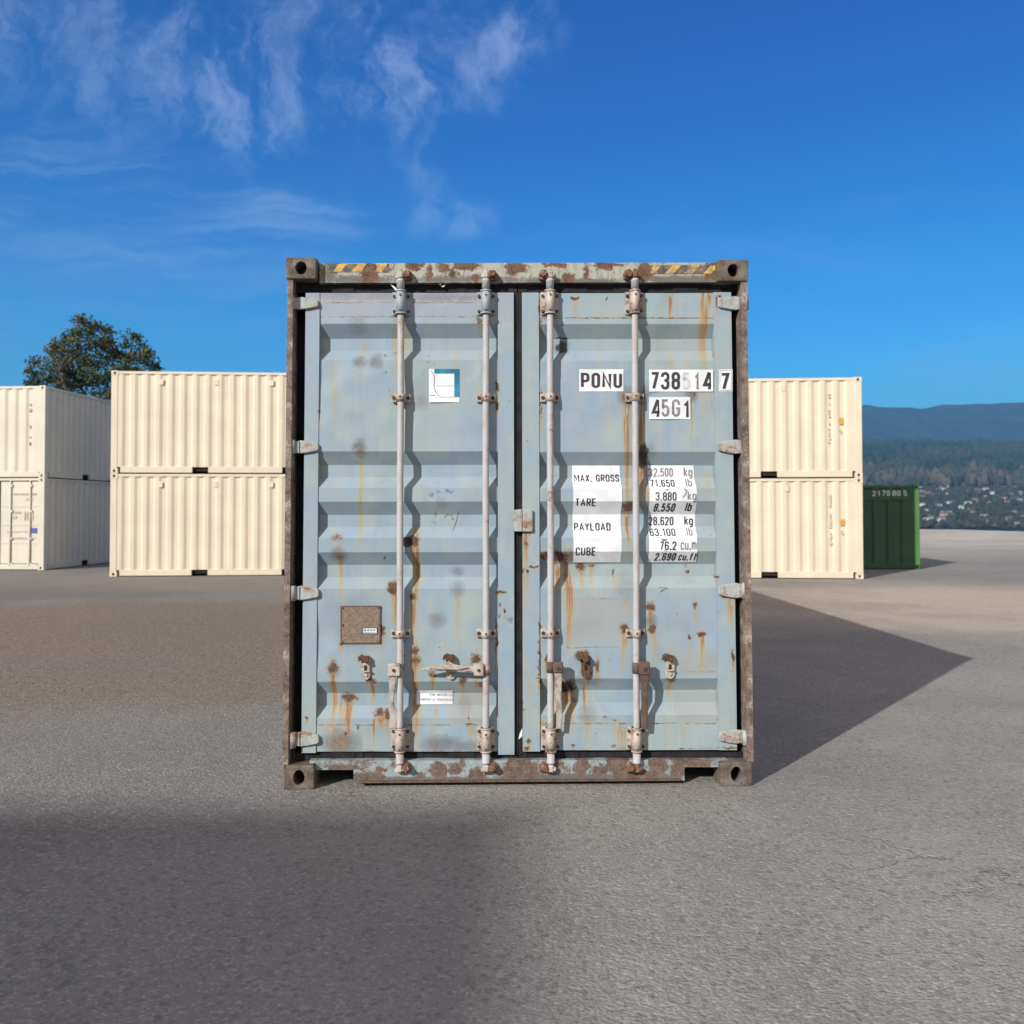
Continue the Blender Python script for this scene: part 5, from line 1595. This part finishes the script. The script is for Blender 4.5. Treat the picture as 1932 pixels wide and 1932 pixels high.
# left stack: end walls face the viewer, long side in shade
D = ground_at(82, 1074.5)
yl = R(-4.4)
HL = height_at(D[1], 83, 725.5) / 2
WL = 2.44
Al = D - WL * np.array((math.cos(yl), math.sin(yl)))
pl_ = 1770 / D[1]
for k in (0, 1):
    t = box_container('stacked_container', ('pale cream container with closed doors and a blue square sticker, cut by the left edge' if k == 0 else
                      'pale cream container with ribbed end wall, topmost at the left edge'), GRP, WL, 6.06, HL, Al, yl, M['cream_pale'], front='door' if k == 0 else 'end', loc_z=k * HL)
    X_ = lambda x: WL - (82 - x) / pl_
    zz = lambda y: height_at(D[1], 60, y) - k * HL
    for q in (0.6, 2.5):
        vent(t, q, HL - 0.24, M['cream_pale'], 'right', WL)
    zc = lambda q: (760 + q * .3623) / 1.325
    xc = lambda q: (q * .3623) / 1.325
    if k == 1:
        rc = []
        for q in range(600, 970, 38):
            if random.random() < .7: rc.append((X_(xc(176 + random.uniform(-4, 4))), zz(zc(q + random.uniform(8, 26))), X_(xc(176 + random.uniform(8, 20))), zz(zc(q))))
        flat_marks('stencil_mark', t, rc, M['mark_red'], y=0.002)
    else:
        for s_, (xa, xb) in enumerate(((0.10, WL / 2 - 0.012), (WL / 2 + 0.012, WL - 0.10))):
            mb = MB()
            b0, b1 = 0.17, HL - 0.10
            mb.box(xa + 0.001, xb - 0.001, 0.045, 0.075, b0, b1)
            for q in (0.25, 0.47, 0.70):
                mb.prism([(xa + 0.06, b0 + (b1 - b0) * q - .02), (xb - 0.06, b0 + (b1 - b0) * q - .02), (xb - 0.06, b0 + (b1 - b0) * q + .02), (xa + 0.06, b0 + (b1 - b0) * q + .02)], 0.036, 0.046, 0.006)
            d = mb.build('door', M['cream_pale'], t)
            for rr in (0.27, 0.74):
                xr = xa + (xb - xa) * rr
                mb = MB()
                mb.tube([(xr, 0.018, 0.10), (xr, 0.018, HL - 0.05)], 0.018, 8)
                for q in (0.16, 0.8, 1.5, HL - 0.2):
                    mb.box(xr - 0.05, xr + 0.05, 0.008, 0.046, q - .03, q + .03)
                mb.build('locking_rod', M['cream_pale'], d)
        mb = MB()
        mb.box(WL / 2 - 0.030, WL / 2 + 0.030, 0.030, 0.05, 0.17, HL - 0.10)
        mb.build('door_gasket', M['gasket'], t)
        rows = [(1298, 70, 235, 14), (1335, 160, 215, 12), (1425, 60, 130, 16), (1425, 150, 215, 60), (1455, 70, 100, 22), (1605, 60, 230, 12)]
        rc = []
        for (yy, x0, x1, hh) in rows:
            x = x0
            while x < x1:
                w_ = random.uniform(6, 14)
                rc.append((X_(xc(x)), zz(zc(yy + hh)), X_(xc(min(x + w_, x1))), zz(zc(yy))))
                x += w_ + random.uniform(4, 9)
        flat_marks('stencil_mark', t, rc, M['mark'], y=0.030, th=0.008)
        flat_marks('sticker', t, [(X_(xc(200)), zz(zc(1575)), X_(xc(243)), zz(zc(1540)))], M['blue_sticker'], y=0.028, th=0.010)
        flat_marks('stripe_mark', t, [(X_(xc(20)), zz(zc(1569)), X_(xc(110)), zz(zc(1562))), (X_(xc(112)), zz(zc(1567)), X_(xc(190)), zz(zc(1558)))], M['mark'], y=0.028, th=0.010)

# dark green container behind the right stack
E_ = ground_at(1736.5, 1075.5)
HG = height_at(E_[1], 1736, 916.5)
WG = 2.40
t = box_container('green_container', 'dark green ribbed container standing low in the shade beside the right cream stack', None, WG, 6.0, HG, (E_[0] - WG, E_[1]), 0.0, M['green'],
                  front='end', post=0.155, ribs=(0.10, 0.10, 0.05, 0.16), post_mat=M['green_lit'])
MB().box(0.2, WG - 0.2, -0.001, 0.004, HG - 0.38, HG - 0.12).build('sign_band', M['green'], t)
pg = 1770 / E_[1]
for txt, xa, xb in (('21', 145, 240), ('76', 272, 362), ('80', 388, 485), ('5', 518, 560)):
    b = text_mesh(txt, 0.16, 1.9)
    ax, bx_ = min(v.co.x for v in b.verts), max(v.co.x for v in b.verts)
    az, bz = min(v.co.y for v in b.verts), max(v.co.y for v in b.verts)
    XX = lambda q: WG - (1736.5 - (2150 + q * .21222) / 1.325) / pg
    ZZ = lambda q: height_at(E_[1], 1700, (1180 + q * .21222) / 1.325)
    mb = MB()
    for v in b.verts:
        u, q = (v.co.x - ax) / (bx_ - ax), (v.co.y - az) / (bz - az)
        v.co = Vector((XX(xa) + (XX(xb) - XX(xa)) * u, -0.004 - v.co.z, ZZ(290) + (ZZ(225) - ZZ(290)) * q))
    mb.merge(b)
    o = mb.build('lettering', M['letter_white'], t)

# ------------------------------------------------------------------ loose pebbles on the yard
k = 4200
px = rng.uniform(-12, -1.6, k)
py = 7.4 + 8.0 * rng.beta(1.6, 1.6, k)
clump = fbm(px * 1.3 + 60, py * 1.3 + 60, 3)
px, py = px[clump > .44], py[clump > .44]
keep = ~((px > -1.4) & (px < 1.4) & (py > 5.0))
px, py = px[keep], py[keep]
k = len(px)
pr_ = 0.003 + 0.011 * rng.random(k) ** 2.5
jit = rng.uniform(0.6, 1.25, (k, len(IV), 1))
pv_ = IV[None] * jit * pr_[:, None, None] * np.array((1.2, 1.0, 0.7))
pv_ = pv_ + np.stack([px, py, pr_ * 0.15], -1)[:, None, :]
pf_ = IF[None] + (np.arange(k) * len(IV))[:, None, None]
mp_, b = material('brown_pebbles')
tn = b.attr('tint')
b.out(b.mix(tn, (0.11, 0.09, 0.07), (0.25, 0.205, 0.16)), 0.9, spec=0.2)
tag(link('loose_pebbles', np_mesh('loose_pebbles', pv_.reshape(-1, 3), pf_.reshape(-1, 3), {'tint': np.repeat(rng.random(k), len(IV))}), mp_),
    'small loose brown pebbles scattered over the bare patch left of the blue container', 'pebbles', None, 'stuff')

# ------------------------------------------------------------------ bushy tree behind the stacks
ml, b = material('autumn_leaves')
tn = b.attr('tint')
c = b.mix(b.step(tn, 0.0, 0.6), (0.020, 0.040, 0.018), (0.055, 0.085, 0.026))
c = b.mix(b.step(tn, 0.62, 0.95), c, (0.17, 0.085, 0.022))
b.out(c, 0.65, spec=0.3)
mbk, b = material('grey_brown_bark')
co = b.obj()
b.out(b.mix(b.noise(b.scale(co, (1, 1, 0.2)), 9.0, 4), (0.026, 0.020, 0.016), (0.062, 0.048, 0.038)), 0.95, bump=b.noise(co, 12, 4), bstr=0.6, bdist=0.03)
TY = 40.0
gx_ = lambda x: (x - 966) / 1770 * TY
gz_ = lambda y: height_at(TY, 170, y)
troot = thing('bushy_tree', 'broad bushy tree with green and rusty autumn leaves rising behind the cream stacks', 'tree', (gx_(172), TY, 0))
# lobes: (x, y, radius) of the crown as it shows, with depth offsets
LOBES = [(153, 602, 9), (140, 712, 20), (154, 612, 15), (148, 632, 20), (168, 628, 18), (188, 620, 15), (204, 632, 15), (130, 640, 17), (116, 652, 15), (98, 660, 14), (84, 664, 11), (70, 684, 11), (58, 704, 10), (52, 724, 9),
         (160, 655, 26), (190, 655, 24), (212, 650, 13), (135, 668, 22), (110, 682, 22), (90, 692, 17), (75, 710, 17), (66, 730, 16), (155, 690, 26), (185, 688, 26), (205, 680, 20), (128, 705, 26), (102, 720, 24),
         (249, 636, 13), (240, 655, 17), (258, 654, 17), (272, 664, 13), (282, 672, 10), (235, 678, 20), (258, 682, 22), (276, 690, 15), (290, 696, 9), (222, 700, 20), (248, 706, 24), (270, 708, 16),
         (150, 725, 28), (180, 725, 28), (205, 718, 24), (120, 745, 28), (88, 748, 24), (160, 765, 36), (120, 785, 36), (200, 770, 36), (85, 790, 26), (230, 750, 28), (155, 820, 40), (205, 815, 38), (112, 825, 34), (240, 800, 26)]
tr = MB()
base = Vector((0, 0, 0))
fork = Vector((0.1, 0.1, 3.2))
tr.tube([(0, 0, -0.1), (0.02, 0, 0.5), (0.05, 0.05, 1.8), fork], [0.42, 0.30, 0.26, 0.23], 12)
LV, LF, LT = [], [], []
random.seed(21)
rl = np.random.default_rng(5)
mainb = []
for ang, tilt, ln in ((0.2, 0.25, 5.0), (2.3, 0.45, 4.2), (4.2, 0.4, 4.4), (1.2, 0.5, 4.0), (5.4, 0.55, 4.0)):
    d = Vector((math.cos(ang) * math.sin(tilt), math.sin(ang) * math.sin(tilt), math.cos(tilt)))
    e = fork + d * ln
    mid = fork + d * ln * 0.5 + Vector((0, 0, 0.25))
    tr.tube([fork, mid, e], [0.13, 0.09, 0.045], 8)
    mainb += [fork + (e - fork) * q for q in (0.3, 0.5, 0.7, 0.9, 1.0)]
for (x, y, r) in LOBES:
    cx_, cz_, rr = gx_(x) - gx_(172), gz_(y), r / 1770 * TY
    for dy in ((-0.7, 0.6) if r > 21 else (0.0,)):
        c0 = Vector((cx_ + random.uniform(-.15, .15), dy * min(1.6, rr * 1.3) + random.uniform(-.2, .2), cz_))
        p = min(mainb, key=lambda q: (q - c0).length + max(0, q.z - c0.z) * 0.8)
        mid = p.lerp(c0, 0.55) + Vector((0, 0, -0.12))
        tr.tube([p, mid, c0], [0.06, 0.035, 0.012], 5)
        nt = int(8 + rr * 24)
        for k in range(nt):          # twigs with clusters of leaves
            v = Vector(rl.normal(0, 1, 3))
            v.normalize()
            v.z = abs(v.z) * 0.9 + 0.15 * v.z
            tip = c0 + v * rr * rl.uniform(0.45, 1.25)
            if k % 2 == 0:
                tr.tube([c0.lerp(tip, 0.05), c0.lerp(tip, 0.6) + Vector((0, 0, -0.03)), tip], [0.014, 0.010, 0.005], 3, caps=False)
            hue = np.clip(rl.normal(0.40, 0.22) + (0.22 if (x < 185 and y < 705) else -0.05), 0, 1)
            nl = int(rl.integers(6, 12))
            for _ in range(nl):
                q = tip + Vector(rl.normal(0, 0.085, 3))
                s_ = rl.uniform(0.045, 0.085)
                a1 = Vector(rl.normal(0, 1, 3)).normalized()
                a2 = a1.cross(Vector(rl.normal(0, 1, 3))).normalized()
                i0 = len(LV)
                LV += [q - a1 * s_, q + a2 * s_ * 0.6, q + a1 * s_ * 1.1, q - a2 * s_ * 0.6]
                LF.append((i0, i0 + 1, i0 + 2, i0 + 3))
                LT += [np.clip(hue + rl.normal(0, 0.07), 0, 1)] * 4
tr.build('trunk', mbk, troot, recalc=False)
link('crown', np_mesh('crown', np.array([v[:] for v in LV]), np.array(LF), {'tint': np.array(LT)}), ml, troot)

# ------------------------------------------------------------------ houses of the far town
wallm = {'white': make_plain('white_house_wall', (0.66, 0.66, 0.66), 0.8, 0.1), 'grey': make_plain('grey_house_wall', (0.36, 0.37, 0.38), 0.8, 0.1),
         'pink': make_plain('pinkish_house_wall', (0.50, 0.36, 0.33), 0.8, 0.1)}
roofm = {'white': make_plain('grey_house_roof', (0.22, 0.22, 0.235), 0.85, 0.2), 'grey': make_plain('dark_house_roof', (0.11, 0.11, 0.12), 0.85, 0.2),
         'pink': make_plain('red_house_roof', (0.30, 0.13, 0.10), 0.85, 0.2)}
protos = {}
for kk in wallm:
    for shp in range(2):
        mb = MB()
        w_, d_, h_ = ((7.5, 6.0, 4.2), (10.5, 6.5, 5.2))[shp]
        mb.box(-w_ / 2, w_ / 2, -d_ / 2, d_ / 2, -4, h_)
        mb.mi = 1
        b = bmesh.new()
        o_ = 0.5
        e_ = [b.verts.new(p) for p in ((-w_ / 2 - o_, -d_ / 2 - o_, h_ + .01), (w_ / 2 + o_, -d_ / 2 - o_, h_ + .01), (w_ / 2 + o_, d_ / 2 + o_, h_ + .01), (-w_ / 2 - o_, d_ / 2 + o_, h_ + .01), (-w_ / 2 - o_, 0, h_ + 2.0), (w_ / 2 + o_, 0, h_ + 2.0))]
        for q in ((0, 1, 5, 4), (2, 3, 4, 5), (0, 4, 3), (1, 2, 5), (0, 3, 2, 1)):
            b.faces.new([e_[j] for j in q])
        mb.merge(b)
        mb.mi = 2
        for wx in (-.3, 0.05, .32):
            mb.box(w_ * wx - 0.5, w_ * wx + 0.5, -d_ / 2 - 0.05, -d_ / 2 + 0.02, h_ * .5, h_ * .5 + 1.3)
        o = mb.build('far_house', [wallm[kk], roofm[kk], M['gap']])
        protos[(kk, shp)] = o.data
        bpy.data.objects.remove(o)
rh = np.random.default_rng(12)
lab = {'white': 'tiny white house among the trees of the far hillside town', 'grey': 'tiny grey house among the trees of the far hillside town', 'pink': 'tiny reddish house among the trees of the far hillside town'}
fixed = [(1739, 931, 'white'), (1739, 942, 'white'), (1740, 957, 'white'), (1748, 969, 'white'), (1752, 935, 'pink'), (1768, 927, 'white'), (1778, 927, 'white'), (1789, 927, 'grey'), (1787, 937, 'white'), (1850, 928, 'white'),
         (1860, 928, 'white'), (1872, 936, 'white'), (1826, 955, 'white'), (1814, 962, 'white'), (1836, 971, 'pink'), (1912, 973, 'white'), (1905, 984, 'pink'), (1862, 990, 'grey'), (1756, 982, 'grey'), (1866, 955, 'pink'), (1925, 938, 'white')]
spots = []
for x, y, kk in fixed:
    d = ray(x, y)
    tt = d[0] / d[1]
    best = min(np.linspace(1120, 2050, 200), key=lambda q: abs(CAM_H + d[2] / d[1] * q - 3 - float(hill_z(np.array(tt), np.array(q)))))
    spots.append((tt, best, kk))
for k in range(60):
    spots.append((rh.uniform(.43, .57), math.sqrt(rh.uniform(1130 ** 2, 1900 ** 2)), rh.choice(['white', 'grey', 'grey', 'pink', 'white'])))
for i, (tt, yy, kk) in enumerate(spots):
    o = bpy.data.objects.new('far_house', protos[(kk, int(rh.integers(0, 2)))])
    COL.objects.link(o)
    o.location = (tt * yy, yy, float(hill_z(np.array(tt), np.array(yy))) + (3.0 if i < len(fixed) else 1.5))
    o.rotation_euler = (0, 0, rh.uniform(-0.7, 0.7))
    o.scale = (rh.uniform(.55, .95), rh.uniform(.6, .9), rh.uniform(.7, 1.0))
    tag(o, lab[kk], 'house', kk + ' houses of the far hillside town')

# ------------------------------------------------------------------ unseen block added behind the viewpoint to shade the foreground
hw_ = 17.0
off_ = hw_ / math.tan(SUN_EL)
kx, ky = 0.08 - off_ * math.sin(SUN_AZ), 4.80 - off_ * math.cos(SUN_AZ)
wt = thing('shadow_caster', 'unseen tall grey block added behind the viewpoint to cast shadow on the near left ground', 'shadow caster', (kx, ky, 0))
mb = MB()
corr_wall(mb, (-30, 0.0), (1, 0), (0, -1), 30, 0.3, hw_ - 0.02, corr_profile(30, first=0.2, f1=.3, sl=.08, f2=.3))
corr_wall(mb, (0, -24), (0, 1), (-1, 0), 24, 0.3, hw_ - 0.02, corr_profile(24, first=0.2, f1=.3, sl=.08, f2=.3))
mb.box(-30, -29.9, -24, -0.1, 0, hw_ - .02)
mb.box(-30, -0.1, -24, -23.9, 0, hw_ - .02)
M['caster'] = make_plain('grey_caster_surface', (0.30, 0.31, 0.32), 0.6, 0.2)
mb.build('wall', M['caster'], wt, recalc=False)
MB().box(-30.02, 0.0, -24.02, 0.0, hw_ - .02, hw_).build('roof', M['caster'], wt)

# ------------------------------------------------------------------ air
hz = MB()
hz.box(-11500, 11500, -150, 8800, -60, 1000)
mz = bpy.data.materials.new('thin_blue_air')
mz.use_nodes = True
nb = NB(mz.node_tree)
pv = nb.n('ShaderNodeVolumePrincipled', {'Color': (0.19, 0.54, 1.0, 1), 'Density': 1.3e-4, 'Anisotropy': 0.15})
oo = nb.n('ShaderNodeOutputMaterial')
mz.node_tree.links.new(pv.outputs[0], oo.inputs['Volume'])
tag(hz.build('haze', mz), kind='stuff')
